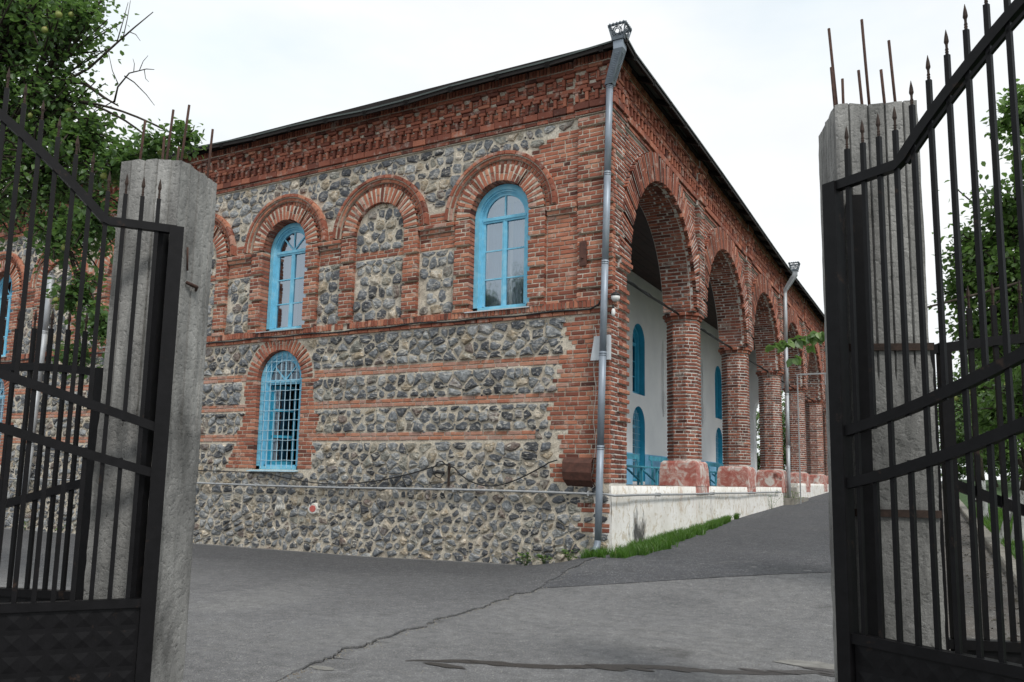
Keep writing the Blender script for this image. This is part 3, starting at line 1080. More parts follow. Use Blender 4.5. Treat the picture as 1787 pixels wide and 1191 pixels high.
def half_disc(mb, F, uc, zs, r, d, t0, t1, n=8):
    vs = [F(uc, zs, d)] + [F(uc - r * math.cos(t0 + (t1 - t0) * k / n), zs + r * math.sin(t0 + (t1 - t0) * k / n), d) for k in range(n + 1)]
    mb.add(vs, [(0, k + 2, k + 1) for k in range(n)])

def window(F, uc, zs, zb, r, d, fan, glassm, label=None, sill=True, paint='blue_paint', grille=False, open_sash=False, curtain=None):
    ztr = zs - .03                                          # transom
    mb = MB()
    sweep_arch(mb, F, uc, zs, zb, r - .004, .085, d - .12, d + .02)
    sweep_arch(mb, F, uc, zs, zb, r - .088, .03, d - .12, d - .005)
    sweep_arch(mb, F, uc, zs, zb, r - .117, .018, d - .12, d - .03)
    w = mb.build('window', paint, bld)
    if label: w['label'] = label
    ri = r - .135
    mb = MB()
    sweep_arch(mb, F, uc, zs, zb + .06, ri, .04, d - .09, d - .045)
    mb.fbox(F, uc - ri, uc + ri, ztr - .045, ztr + .045, d - .095, d - .035)
    mb.fbox(F, uc - ri, uc + ri, ztr - .012, ztr + .03, d - .09, d - .018)
    mb.build('sash_frame', paint, w)
    mb = MB()
    if not open_sash:
        mb.fbox(F, uc - .04, uc + .04, zb + .07, ztr - .045, d - .085, d - .04)
        mb.fbox(F, uc - .012, uc + .012, zb + .07, ztr - .045, d - .08, d - .03)
        zz = [zb + .07 + (ztr - .115 - zb) * t for t in (1 / 3, 2 / 3)]
        for z in zz:
            for s in (-1, 1):
                a, b = sorted((uc + s * .04, uc + s * (ri - .035)))
                mb.fbox(F, a, b, z - .011, z + .011, d - .078, d - .05)
    if fan == 1:
        mb.fbox(F, uc - .014, uc + .014, ztr + .04, zs + ri - .03, d - .08, d - .048)
    else:
        for t in (PI * .25, PI * .5, PI * .75):
            p = F(uc + .02 * math.cos(t), ztr + .05, d - .062); q = F(uc + (ri - .03) * math.cos(t), zs + (ri - .03) * math.sin(t), d - .062)
            mb.bar(p, q, .026, .026)
    mb.build('muntin', paint, w)
    if not open_sash:
        zz = [zb + .1] + zz + [ztr - .04]
        for z0, z1 in zip(zz, zz[1:]):
            for s in (-1, 1):
                a, b = sorted((uc + s * .036, uc + s * (ri - .03)))
                g = MB(); t1, t2 = U(-.004, .004), U(-.004, .004)
                g.quad(F(a, z0, d - .066 + t1), F(b, z0, d - .066 + t2), F(b, z1, d - .066 + t2), F(a, z1, d - .066 + t1))
                g.build('pane', glassm, w)
    for t0, t1 in ((0, PI / 2), (PI / 2, PI)) if fan == 1 else ((0, PI / 4), (PI / 4, PI / 2), (PI / 2, PI * .75), (PI * .75, PI)):
        g = MB(); half_disc(g, F, uc, ztr + .03, ri + .0, d - .066, t0, t1)
        g.build('pane', glassm, w)
    if sill:
        mb = MB()
        vs = [F(uc - r - .03, zb + .012, d - .1), F(uc + r + .03, zb + .012, d - .1), F(uc + r + .05, zb - .02, .10), F(uc - r - .05, zb - .02, .10)]
        lo = [Vector(v) - Vector((0, 0, .018)) for v in vs]
        mb.add(vs + lo, [(0, 1, 2, 3), (4, 7, 6, 5), (0, 4, 5, 1), (1, 5, 6, 2), (2, 6, 7, 3), (3, 7, 4, 0)])
        mb.build('sill', sill, w)
    if grille:
        mb = MB()
        x = uc - r + .14
        while x < uc + r - .08:
            zt = zs + math.sqrt(max(0, (r - .03) ** 2 - (x - uc) ** 2))
            mb.bar(F(x, zb + .03, d + .035), F(x, zt, d + .035), .010)
            x += .128
        z = zb + .17
        while z < zs + r - .15:
            hw_ = r - .03 if z < zs else math.sqrt(max(.01, (r - .03) ** 2 - (z - zs) ** 2))
            pts = [F(uc - hw_ + 2 * hw_ * k / 6, z + U(-.006, .006), d + .048) for k in range(7)]
            mb.tube(pts, .0055, 5)
            z += .185
        mb.build('grille', 'grille_paint', w)
    if open_sash:
        mb = MB()                                           # inner leaf standing open inside
        def FI(a, b, e): return F(uc - ri + .05 + a * .55 + e * .8, b, d - .12 - a * .83 + e * .5)
        for (a0, a1, b0, b1) in ((0, .05, zb + .08, ztr - .05), (.40, .45, zb + .08, ztr - .05), (0, .45, zb + .08, zb + .16), (0, .45, zb + .60, zb + .65), (0, .45, zb + 1.1, zb + 1.15), (0, .45, ztr - .12, ztr - .05)):
            mb.fbox(FI, a0, a1, b0, b1, 0, .035)
        mb.build('casement', 'blue_deep', w)
        g = MB()
        g.quad(FI(.04, zb + .1, .02), FI(.41, zb + .1, .02), FI(.41, ztr - .1, .02), FI(.04, ztr - .1, .02))
        g.build('pane', 'glass_dark', w)
        mb = MB()
        mb.fbox(F, uc - ri + .02, uc - ri + .06, zb + .08, ztr - .05, d - .25, d - .1)
        mb.fbox(F, uc - ri + .075, uc - ri + .19, zb + .08, ztr - .05, d - .42, d - .39)
        mb.build('inner_frame', 'blue_deep', w)
    if curtain:
        mb = MB()
        n = 26
        for side in curtain:
            a0, a1 = (uc - ri, uc + .02) if side < 0 else (uc + .06, uc + ri)
            pts = [(a0 + (a1 - a0) * k / n, d - .22 + .02 * math.sin(k * 1.5)) for k in range(n + 1)]
            for p, q in zip(pts, pts[1:]):
                mb.quad(F(p[0], zb, p[1]), F(q[0], zb, q[1]), F(q[0], zs + .3, q[1]), F(p[0], zs + .3, p[1]))
        mb.build('curtain', 'curtain', w)
    return w
window(FA, -1.90, ZS, ZSILL, RO, -.10, 1, 'glass', 'blue window with pale curtain next to the corner pipe', 'sheet_white', curtain=(-1, 1))
window(FA, -6.57, ZS, ZSILL, RO, -.14, 2, 'glass', 'blue window with fan light above the barred window', 'pipe_grey', curtain=(-1,))
window(FA, -11.27, ZS, ZSILL, RO, -.14, 2, 'glass_dark', None, 'pipe_grey')
window(FA, -15.92, ZS, ZSILL, RO, -.14, 2, 'glass_dark', None, 'pipe_grey')
window(FA, -6.57, LZS, LSILL, LR, -.10, 2, 'glass_dark', 'lower blue window standing open behind a pale bar grille', 'grille_paint', grille=True, open_sash=True)
window(FA, -15.92, LZS, LSILL, LR, -.10, 2, 'glass_dark', None, 'blue_paint', grille=True)

# ------------------------------------------------------------------ gallery behind the arcade
GV = [1.0, 9.80, 18.55]
G_END = 23.6
ops = [(v, .50, 4.87, 3.41) for v in GV] + [(v, .50, 2.58, 1.05) for v in GV]
mb = MB()
arch_wall(mb, FW, 0.3, G_END, FLOOR - .3, 6.9, ops, du=.5)
gw = mb.build('gallery_wall', 'gallery_plaster', bld)
mb = MB()
segs, lo = [], .3
for v in GV: segs.append((lo, v - .5)); lo = v + .5
segs.append((lo, G_END))
for a, b in segs:
    if b - a > .05: mb.fbox(FW, a, b, FLOOR, 1.80, -.01, .006)
mb.build('blue_dado', 'blue_dado', gw)
for v in GV:
    for (zs, zb) in ((4.87, 3.41), (2.58, 1.05)):
        mb = MB(); reveal(mb, FW, v, .5, zs, zb, .0, -.34)
        mb.build('niche_lining', 'blue_deep', gw)
        window(FW, v, zs, zb + .02, .48, -.17, 2, 'glass_dark', None, None, 'blue_deep', grille=(zb < 2))
for v in (11.95, 16.3):                                      # stepped pilaster strip on the plaster
    mb = MB()
    for k in range(14):
        w_ = .15 if 5 <= k else .03 + .024 * k
        mb.fbox(FW, v - w_, v + w_, 2.95 + k * .055, 2.95 + k * .055 + .05, 0, .02 + .012 * min(k, 5))
    mb.fbox(FW, v - .16, v + .16, 3.72, 4.75, 0, .075)
    for k in range(9):
        mb.fbox(FW, v - .15 + .015 * k, v + .15 - .015 * k, 4.75 + k * .06, 4.75 + k * .06 + .052, 0, .07 - .006 * k)
    mb.build('stepped_pilaster', 'gallery_plaster', gw)
# cross arch at the end of the gallery
mb = MB()
def FE(a, z, d): return Vector((a, G_END - d, z))
arch_wall(mb, FE, -3.0, -TH, FLOOR - .3, 6.9, [(-1.78, 1.0, 4.0, FLOOR)], du=.4)
reveal(mb, FE, -1.78, 1.0, 4.0, FLOOR, 0, -.5)
mb.build('cross_wall', 'gallery_plaster', bld)
mb = MB()
mb.box(-3.4, -.02, .3, B_END, FLOOR - .4, FLOOR - .004)
mb.build('gallery_floor', 'kerb_concrete', bld)
x = -3.0
while x < -TH:
    mb = MB(); mb.box(x + .004, min(x + .148, -TH + .02), .02, G_END, 6.72 + U(-.004, .004), 6.76)
    mb.build('ceiling_plank', 'wood_ceiling', bld); x += .15
for c in ARCH[:6]:                                          # iron tie rods at the springing
    mb = MB()
    mb.tube([(-.30, c - AR - .05, 4.40), (-.30, c, 4.385), (-.30, c + AR + .05, 4.40)], .02, 6)
    pts = [(-.28 + U(-.01, .01), c - AR + 2 * AR * k / 14, 4.40 + .012 * math.sin(k * 2.1)) for k in range(15)]
    mb.tube(pts, .011, 5)
    mb.build('tie_rod', 'cable_black', bld)
mb = MB()                                                   # inner walls that keep the rooms dark
mb.box(-3.5, -3.45, .35, G_END, -.5, 7.6); mb.box(A_END, -3.5, G_END, G_END + .2, -.5, 7.6); mb.box(A_END, A_END + .2, .02, G_END, -.5, 7.6)
mb.box(A_END, -3.5, .3, G_END, 7.45, 7.5); mb.box(-3.4, -3.0, .3, G_END, 6.9, 7.5)
mb.build('inner_wall', 'interior', bld)

# ------------------------------------------------------------------ roof
OV = .42
def eave(u, base):                                          # the old eave is not straight
    return base + .05 * math.sin(u * .55 + .6) + .02 * math.sin(u * 1.9)
mb = MB(); sof = MB()
xs = [OV] + [-k * .9 for k in range(0, 23)]
EA = 7.53
ed = []
for x in xs: ed.append((Vector((x, -OV, eave(x, EA))), Vector((min(x, 0.0), 0, 7.76))))
eb = []
ys = [-OV] + [k * .9 for k in range(0, 38)]
for y in ys:
    eb.append((Vector((OV, y, eave(-.42, EA) if y < 0 else EA - .015 + .035 * math.sin(y * .35))), Vector((0, max(y, 0.0), 7.74))))
eb[0] = (ed[0][0].copy(), eb[0][1])
for lst in (ed, eb):
    for (a, b), (c, d) in zip(lst, lst[1:]):
        sof.quad(a, c, d, b)
        up = Vector((0, 0, .024))
        mb.quad(a - up * .2, c - up * .2, c + up, a + up)
rz = 10.2
ridge = [Vector((-7, 7, rz)), Vector((-7, 24, rz))]
u1 = Vector((0, 0, .024))
for (a, b), (c, d) in zip(ed, ed[1:]): mb.add([a + u1, c + u1, ridge[0]], [(0, 1, 2)])
for i in range(len(eb) - 1):
    t0, t1 = max(0, min(1, (eb[i][0].y - 7) / 17)), max(0, min(1, (eb[i + 1][0].y - 7) / 17))
    mb.quad(eb[i][0] + u1, eb[i + 1][0] + u1, ridge[0].lerp(ridge[1], t1), ridge[0].lerp(ridge[1], t0))
mb.add([ed[-1][0] + u1, Vector((-20.2, 33, 7.6)), ridge[1], ridge[0]], [(0, 1, 2, 3)])
mb.add([Vector((-20.2, 33, 7.6)), eb[-1][0] + u1, ridge[1]], [(0, 1, 2)])
rf = mb.build('roof', 'roof_sheet', bld)
sof.build('soffit_board', 'wood_dark', rf)
for (a, b) in ed[1:] + eb[1:]:
    r = MB(); r.bar(a + (b - a) * .02 - Vector((0, 0, .05)), b - Vector((0, 0, .05)), .07, .09)
    r.build('rafter', 'wood_dark', rf)
fa = MB()
for lst, o in ((ed, Vector((0, .03, -.036))), (eb, Vector((-.03, 0, -.036)))):
    for (a, b), (c, d) in zip(lst, lst[1:]): fa.bar(a + o, c + o, .025, .06)
fa.build('fascia_board', 'wood_dark', rf)
wp = MB()  # near-black board added as the dark band of soffit and eave shadow
wp.box(A_END, .155, -.165, -.002, 7.606, 7.73); wp.box(-.002, .160, .003, B_END, 7.607, 7.735)
wp.build('eave_shade_board', 'wood_dark', rf)
# ------------------------------------------------------------------ ground
def axis(lo, hi, fine_lo, fine_hi, step, grow=1.35):
    a = list(np.arange(fine_lo, fine_hi + 1e-6, step))
    s, x = step, fine_hi
    while x < hi: s *= grow; x += s; a.append(min(x, hi))
    s, x = step, fine_lo
    while x > lo: s *= grow; x -= s; a.insert(0, max(x, lo))
    return a
def sheet(name, xs, ys, zf, m, keep=None):
    mb = MB(); nx = len(xs)
    vs = [(x, y, zf(x, y)) for y in ys for x in xs]
    fs = []
    for j in range(len(ys) - 1):
        for i in range(nx - 1):
            if keep and not keep((xs[i] + xs[i + 1]) / 2, (ys[j] + ys[j + 1]) / 2): continue
            fs.append((j * nx + i, j * nx + i + 1, (j + 1) * nx + i + 1, (j + 1) * nx + i))
    mb.add(vs, fs, .5, True)
    return mb.build(name, m)
def kerb_x(y): return 4.90 - .026 * max(-6, min(y, 40))
struct(sheet('ground', axis(-400, 400, -20, 12, .4), axis(-60, 600, -14, 36, .4), lambda x, y: G(x, y), 'asphalt_old'))
# newer asphalt on the ramp beside the arcade
def line_y(x): return -1.95 + .75 * (x - 1.0)
mb = MB()
n = 26
xs = [.02 + (kerb_x(0) - 1.0 - .02) * k / 12 for k in range(13)]
ysr = [0] + [.5 * k for k in range(1, 80)]
vs, fs = [], []
for j, t in enumerate(ysr):
    for i, x in enumerate(xs):
        y = line_y(x) + t
        vs.append((x, y, G(x, y) + .005))
for j in range(len(ysr) - 1):
    for i in range(12):
        fs.append((j * 13 + i, j * 13 + i + 1, (j + 1) * 13 + i + 1, (j + 1) * 13 + i))
mb.add(vs, fs, .5, True)
struct(mb.build('road', 'asphalt_new'))
# slightly higher slab of asphalt on the left, broken off along a jagged crack
crack = [(1.5, -12), (1.1, -9.5), (.80, -8.0), (.62, -7.15), (.50, -6.75), (.47, -6.45), (.36, -6.2), (.42, -6.02), (.36, -5.85), (.30, -5.3), (.34, -5.1), (.22, -4.75), (.25, -4.4), (.20, -4.1), (.24, -3.95),
         (.13, -3.6), (.15, -3.3), (.08, -3.0), (.20, -2.85), (.16, -2.5), (.10, -2.2), (.12, -1.9), (.03, -1.6), (.05, -1.2), (-.02, -.85), (0.0, -.5), (-.05, -.2)]
cp = []
for (x0, y0), (x1, y1) in zip(crack, crack[1:]):
    m_ = 5 if y0 > -7.5 else 12
    for k in range(m_):
        t = k / m_; cp.append((x0 + (x1 - x0) * t + U(-.022, .022), y0 + (y1 - y0) * t + U(-.012, .012)))
cp.append(crack[-1])
mb = MB()
offs = [0, .25, .6, 1.2, 2.2, 4, 7, 11, 16, 21]
vs, fs = [], []
for (x, y) in cp:
    for o in offs:
        lift = .004 + (.012 if o < 1 else .003) * S01((y + 7.4) / .7)
        vs.append((x - o, y, G(x - o, y) + lift))
k = len(offs)
for j in range(len(cp) - 1):
    for i in range(k - 1):
        fs.append((j * k + i, j * k + i + 1, (j + 1) * k + i + 1, (j + 1) * k + i))
mb.add(vs, fs, .5, True)
for (x, y), (x2, y2) in zip(cp, cp[1:]):
    mb.quad((x, y, G(x, y) + .004 + .012 * S01((y + 7.4) / .7)), (x2, y2, G(x2, y2) + .004 + .012 * S01((y2 + 7.4) / .7)), (x2, y2, G(x2, y2) - .03), (x, y, G(x, y) - .03))
struct(mb.build('pavement', 'asphalt_left'))
mb = MB()
for i in range(len(cp) - 1):
    (x, y), (x2, y2) = cp[i], cp[i + 1]
    if y < -6.85: continue
    w0, w1 = .004 + .034 * abs(mnoise.noise((i * .21, 3, 0))), .004 + .034 * abs(mnoise.noise(((i + 1) * .21, 3, 0)))
    mb.quad((x - .004, y, G(x, y) + .004), (x + w0, y, G(x + w0, y) + .0035), (x2 + w1, y2, G(x2 + w1, y2) + .0035), (x2 - .004, y2, G(x2, y2) + .004))
struct(mb.build('pavement_crack', 'crack_dark'))
# hairline branches and crumbled grit along the crack
mb = MB()
for (bx, by, dx, dy) in ((.36, -5.85, .16, .05), (.22, -4.75, .12, -.08), (.2, -2.85, .25, .06), (.47, -6.45, .22, .12), (.13, -3.6, .15, .09)):
    q = [(bx, by)]
    for k in range(9): q.append((q[-1][0] + dx / 9 * U(.4, 1.6), q[-1][1] + dy / 9 * U(.0, 2.2) + U(-.012, .012)))
    for k, ((x, y), (x2, y2)) in enumerate(zip(q, q[1:])):
        w = .005 * (1 - k / 9) + .0012
        mb.quad((x, y - w, G(x, y) + .004), (x2, y2 - w, G(x2, y2) + .004), (x2, y2 + w, G(x2, y2) + .004), (x, y + w, G(x, y) + .004))
struct(mb.build('hairline_crack', 'crack_dark'))
mb = MB()
def grit(x, y, r, lift=0.0):
    z = G(x, y) + lift; a = U(0, 6)
    b = [(x + r * U(.7, 1.2) * math.cos(a + k * 1.257), y + r * U(.7, 1.2) * math.sin(a + k * 1.257)) for k in range(5)]
    mb.add([(p, q, z - .002) for p, q in b] + [(x + (p - x) * .6, y + (q - y) * .6, z + r * U(.5, .9)) for p, q in b], [(k, (k + 1) % 5, 5 + (k + 1) % 5, 5 + k) for k in range(5)] + [(5, 6, 7, 8, 9)], U(0, 1))
for k in range(520):
    x, y = random.choice(cp); grit(x + abs(random.gauss(0, .05)) + .004, y + U(-.05, .05), U(.002, .007), .004)
for k in range(500):
    x = U(-9, -.3); grit(x, -.05 - abs(random.gauss(0, .10)), U(.003, .010), .008)
for k in range(420):
    x, y = U(-4, 3.6), U(-7, -1); grit(x, y, U(.0015, .005), .016 if x < .1 else .004)
o = mb.build('loose_grit', 'kerb_concrete'); o['kind'] = 'stuff'; o['label'] = 'loose grit and crumbs along the crack and wall foot'; o['category'] = 'grit'
# damp run-off line and worn cement patches at the threshold
def ribbon(name, pts, m, lift):
    mb = MB()
    for (a, b, w), (c, d, w2) in zip(pts, pts[1:]):
        dx, dy = c - a, d - b; l = math.hypot(dx, dy); nx, ny = -dy / l, dx / l
        mb.quad((a - nx * w, b - ny * w, G(a, b) + lift), (c - nx * w2, d - ny * w2, G(c, d) + lift), (c + nx * w2, d + ny * w2, G(c, d) + lift), (a + nx * w, b + ny * w, G(a, b) + lift))
    return mb.build(name, m)
pts = []
for k in range(200):
    t = k / 199
    pts.append((.95 + 3.2 * t, -6.25 + 1.55 * t + .05 * math.sin(t * 17) + .02 * mnoise.noise((t * 22, 0, 0)), (.006 + .05 * math.sin(min(1, t * 6) * PI / 2)) * (1 + .6 * mnoise.noise((t * 30, 4, 0)))))
struct(ribbon('damp_run_off', pts, 'wet', .003))
for k in range(14):                                          # damp blotches beside the run-off
    t = U(.05, 1); cx, cy = .95 + 3.2 * t + U(-.1, .1), -6.25 + 1.55 * t + U(-.11, .10); r = U(.02, .09)
    mb = MB(); nn = 24
    mb.add([(cx + r * 1.9 * math.cos(2 * PI * q / nn) * (1 + .4 * mnoise.noise((q * .5, k, 1))), cy + r * .5 * math.sin(2 * PI * q / nn) * (1 + .4 * mnoise.noise((q * .5, k, 6))), G(cx, cy) + .0045 + k * .0001) for q in range(nn)], [tuple(range(nn))])
    struct(mb.build('damp_spot', 'wet'))
for (cx, cy, r, lf_) in ((3.45, -4.78, .24, .005), (.62, -6.72, .10, .0035)):
    mb = MB(); nn = 70
    ring_ = [(cx + r * math.cos(2 * PI * k / nn) * (1 + .35 * mnoise.noise((k * .22, cx, 1)) + .22 * mnoise.noise((k * .9, cx, 3))), cy + .5 * r * math.sin(2 * PI * k / nn) * (1 + .4 * mnoise.noise((k * .25, cy, 5)) + .25 * mnoise.noise((k * 1.0, cy, 3)))) for k in range(nn)]
    mb.add([(x, y, G(x, y) + lf_) for x, y in ring_], [tuple(range(nn))])
    struct(mb.build('pavement_patch', 'patch_cement'))
# verge, kerb and lawn on the right
mb = MB()
yv = list(np.arange(-8, 40, .5))
vs, fs = [], []
for y in yv:
    for o in (-.95, -.6, -.3, 0.02):
        x = kerb_x(y) + o + (.12 * mnoise.noise((y * .9, 0, 2)) if o == -.95 else 0); vs.append((x, y, G(x, y) + .010 + (.02 if o > -.5 else 0)))
for j in range(len(yv) - 1):
    for i in range(3): fs.append((j * 4 + i, j * 4 + i + 1, j * 4 + i + 5, j * 4 + i + 4))
mb.add(vs, fs, .5, True)
struct(mb.build('verge', 'verge_dirt'))
kerb = struct(bpy.data.objects.new('kerb', None)); COL.objects.link(kerb)
y = -8.0
while y < 34:
    y1 = y + .98
    def FK(a, b, d): return Vector((kerb_x(b) + a, b, G(kerb_x(b), b) + d))
    mb = MB(); t = U(-.008, .008)
    vs = []
    for b in (y + .005, y1 - .005):
        vs += [FK(0, b, -.1), FK(0 + t, b, .105), FK(.018 + t, b, .125), FK(.165 + t, b, .128), FK(.17, b, -.1)]
    mb.add(vs, [(0, 1, 6, 5), (1, 2, 7, 6), (2, 3, 8, 7), (3, 4, 9, 8), (4, 3, 2, 1, 0), (5, 6, 7, 8, 9)])
    mb.build('kerb_stone', 'kerb_concrete', kerb)
    y += 1.0
def lawn_z(x, y): return G(x, y) + .10 + .03 * mnoise.noise((x * .8, y * .8, 0))
mb = MB(); vs, fs = [], []
yl = axis(-9, 120, -9, 26, .5); xl = [0, .3, .6, 1, 1.5, 2, 3, 4, 6, 9, 14, 22, 40, 90]
for y in yl:
    for o in xl: vs.append((kerb_x(y) + .16 + o, y, lawn_z(kerb_x(y) + o, y)))
for j in range(len(yl) - 1):
    for i in range(len(xl) - 1): fs.append((j * 14 + i, j * 14 + i + 1, j * 14 + i + 15, j * 14 + i + 14))
mb.add(vs, fs, .5, True)
struct(mb.build('lawn', 'lawn_soil'))
mb = MB()
for k in range(30):
    x0, x1 = 4.9 + k * 1.5, 4.9 + (k + 1) * 1.5
    mb.quad(*[(x, y + .12 * x, lawn_z(x, y + .12 * x) + .07) for x, y in ((x0, 15.8), (x1, 15.8), (x1, 17.4), (x0, 17.4))])
struct(mb.build('path', 'path_grey'))

def blades(name, spots, h0, h1, m='grass_blade', wid=.006, lean=.5):
    mb = MB()
    for (x, y, z) in spots:
        a = U(0, 2 * PI); h = U(h0, h1); l = U(.1, lean) * h; w = U(.7, 1.3) * wid
        ca, sa = math.cos(a), math.sin(a)
        b = U(0, 2 * PI); ox, oy = math.cos(b) * l, math.sin(b) * l
        vs = [(x - ca * w, y - sa * w, z), (x + ca * w, y + sa * w, z), (x + ca * w * .7 + ox * .4, y + sa * w * .7 + oy * .4, z + h * .6), (x - ca * w * .7 + ox * .4, y - sa * w * .7 + oy * .4, z + h * .6), (x + ox, y + oy, z + h)]
        mb.add(vs, [(0, 1, 2, 3), (3, 2, 4)], max(0, min(1, random.gauss(.5, .2))))
    return mb.build(name, m)
sp = []
for k in range(14000):                                        # tufts at the foot of the whitewashed wall
    y = -.45 + 8.2 * random.random() ** 1.25
    wdt = (.52 if y > -.1 else .35) * max(.12, 1 - max(0, y - 1.2) / 7.5) * (1 + .45 * mnoise.noise((y * 1.3, 2, 0)))
    x = .03 + wdt * random.random() ** 1.15
    if y < 0: x = U(-.35, .32) + .1
    if mnoise.noise((x * 5, y * 3, 7)) < -.18 + .25 * (x - .25): continue
    sp.append((x, y, G(x, y) - .005))
o = blades('grass_strip', sp, .05, .17, wid=.0055, lean=.9)
o['label'] = 'green grass growing along the foot of the whitewashed wall'; o['category'] = 'grass'; o['kind'] = 'stuff'
sp = []
for k in range(26000):
    y = -4.5 + 17 * random.random() ** 1.5
    x = kerb_x(y) + .17 + 4.2 * random.random() ** 1.6
    sp.append((x, y, lawn_z(x, y) - .01))
o = blades('lawn_grass', sp, .06, .17, wid=.008, lean=.9)
o['label'] = 'rough green lawn grass under the fruit trees behind the kerb'; o['category'] = 'grass'; o['kind'] = 'stuff'

def weed(x, y, h, n, label, z=None, group='weeds at the foot of the rubble wall'):
    z = G(x, y) if z is None else z
    mb = MB(); st = MB()
    for k in range(n):
        a = U(0, 2 * PI); r = U(.02, .5) * h; hh = U(.35, 1) * h
        p = Vector((x + math.cos(a) * r * 1.3, y - abs(math.sin(a)) * r * .6, z + hh))
        if k % 3 == 0: st.tube([(x + U(-.02, .02), y, z - .01), ((x + p.x) / 2, (y + p.y) / 2, z + hh * .6), p], .0025, 4)
        leaf_into(mb, p, Vector((math.cos(a), -abs(math.sin(a)) - .2, U(-.2, .6))).normalized(), U(.035, .07), U(.4, 1))
    t = thing('weed_plant', label, 'weed', (x, y, z), group)
    mb.build('foliage', 'leaf_light', t, kind='stuff'); st.build('stem', 'leaf_light', t)

LEAFF = [(0, 1, 2), (0, 3, 1), (2, 1, 4, 5), (1, 3, 6, 4), (5, 4, 7), (4, 6, 7)]
def leaf_into(mb, p, d, L, rnd, w=.36):
    """one folded leaf with its stalk end at p, pointing along d"""
    p = Vector(p); side = d.cross(Vector((U(-.5, .5), U(-.5, .5), 1))).normalized(); nrm = side.cross(d).normalized()
    W = L * w
    def q(a, b, c): return p + d * (a * L) + side * (b * W) + nrm * (c * L)
    vs = [q(0, 0, 0), q(.32, 0, -.02), q(.28, -.92, .08), q(.28, .92, .08), q(.68, 0, -.06), q(.64, -.86, .04), q(.64, .86, .04), q(1.02, 0, -.16)]
    mb.add(vs, LEAFF, rnd)

# ------------------------------------------------------------------ whitewashed wall under the arcade
mb = MB()
def wall_run(mb, v0, v1, ztop, d=.0):
    n = max(2, int((v1 - v0) / .3)); m_ = 6
    vs = []
    for i in range(n + 1):
        v = v0 + (v1 - v0) * i / n
        zb = G(.1, v) - .12
        for j in range(m_ + 1):
            t = j / m_
            z = zb + (ztop + U(-.004, .004) - zb) * t
            vs.append(FB(v, z, d + .03 + .014 * mnoise.noise((v * 1.7, z * 2.3, 0)) + .02 * (1 - t)))
        vs.append(FB(v, ztop + .004 + U(-.003, .003), d - .25))
    k = m_ + 2
    fs = [(i * k + j, (i + 1) * k + j, (i + 1) * k + j + 1, i * k + j + 1) for i in range(n) for j in range(k - 1)]
    mb.add(vs, fs, .5, True)
    for v in (v0, v1):
        mb.quad(FB(v, G(.1, v) - .12, d + .045), FB(v, ztop, d + .03), FB(v, ztop, d - .25), FB(v, G(.1, v) - .12, d - .25))
wall_run(mb, -.005, 13.75, FLOOR - .006)
tag(mb.build('terrace_wall', 'whitewash'), 'long flaking whitewashed wall with grass at its foot below the first columns', 'wall')
mb = MB()
wall_run(mb, 16.6, B_END, 1.10)
tag(mb.build('terrace_wall', 'whitewash'), 'low whitewashed wall beyond the steps under the far columns', 'wall')
st = thing('entrance_steps', 'short flight of grey steps between the two whitewashed walls', 'steps', (0, 15.2, G(.2, 15)))
for k in range(3):
    mb = MB(); mb.box(-.9, .34 - .3 * k, 13.78, 16.57, .2, .66 + .155 * k - .005)
    mb.build('step', 'kerb_concrete', st)

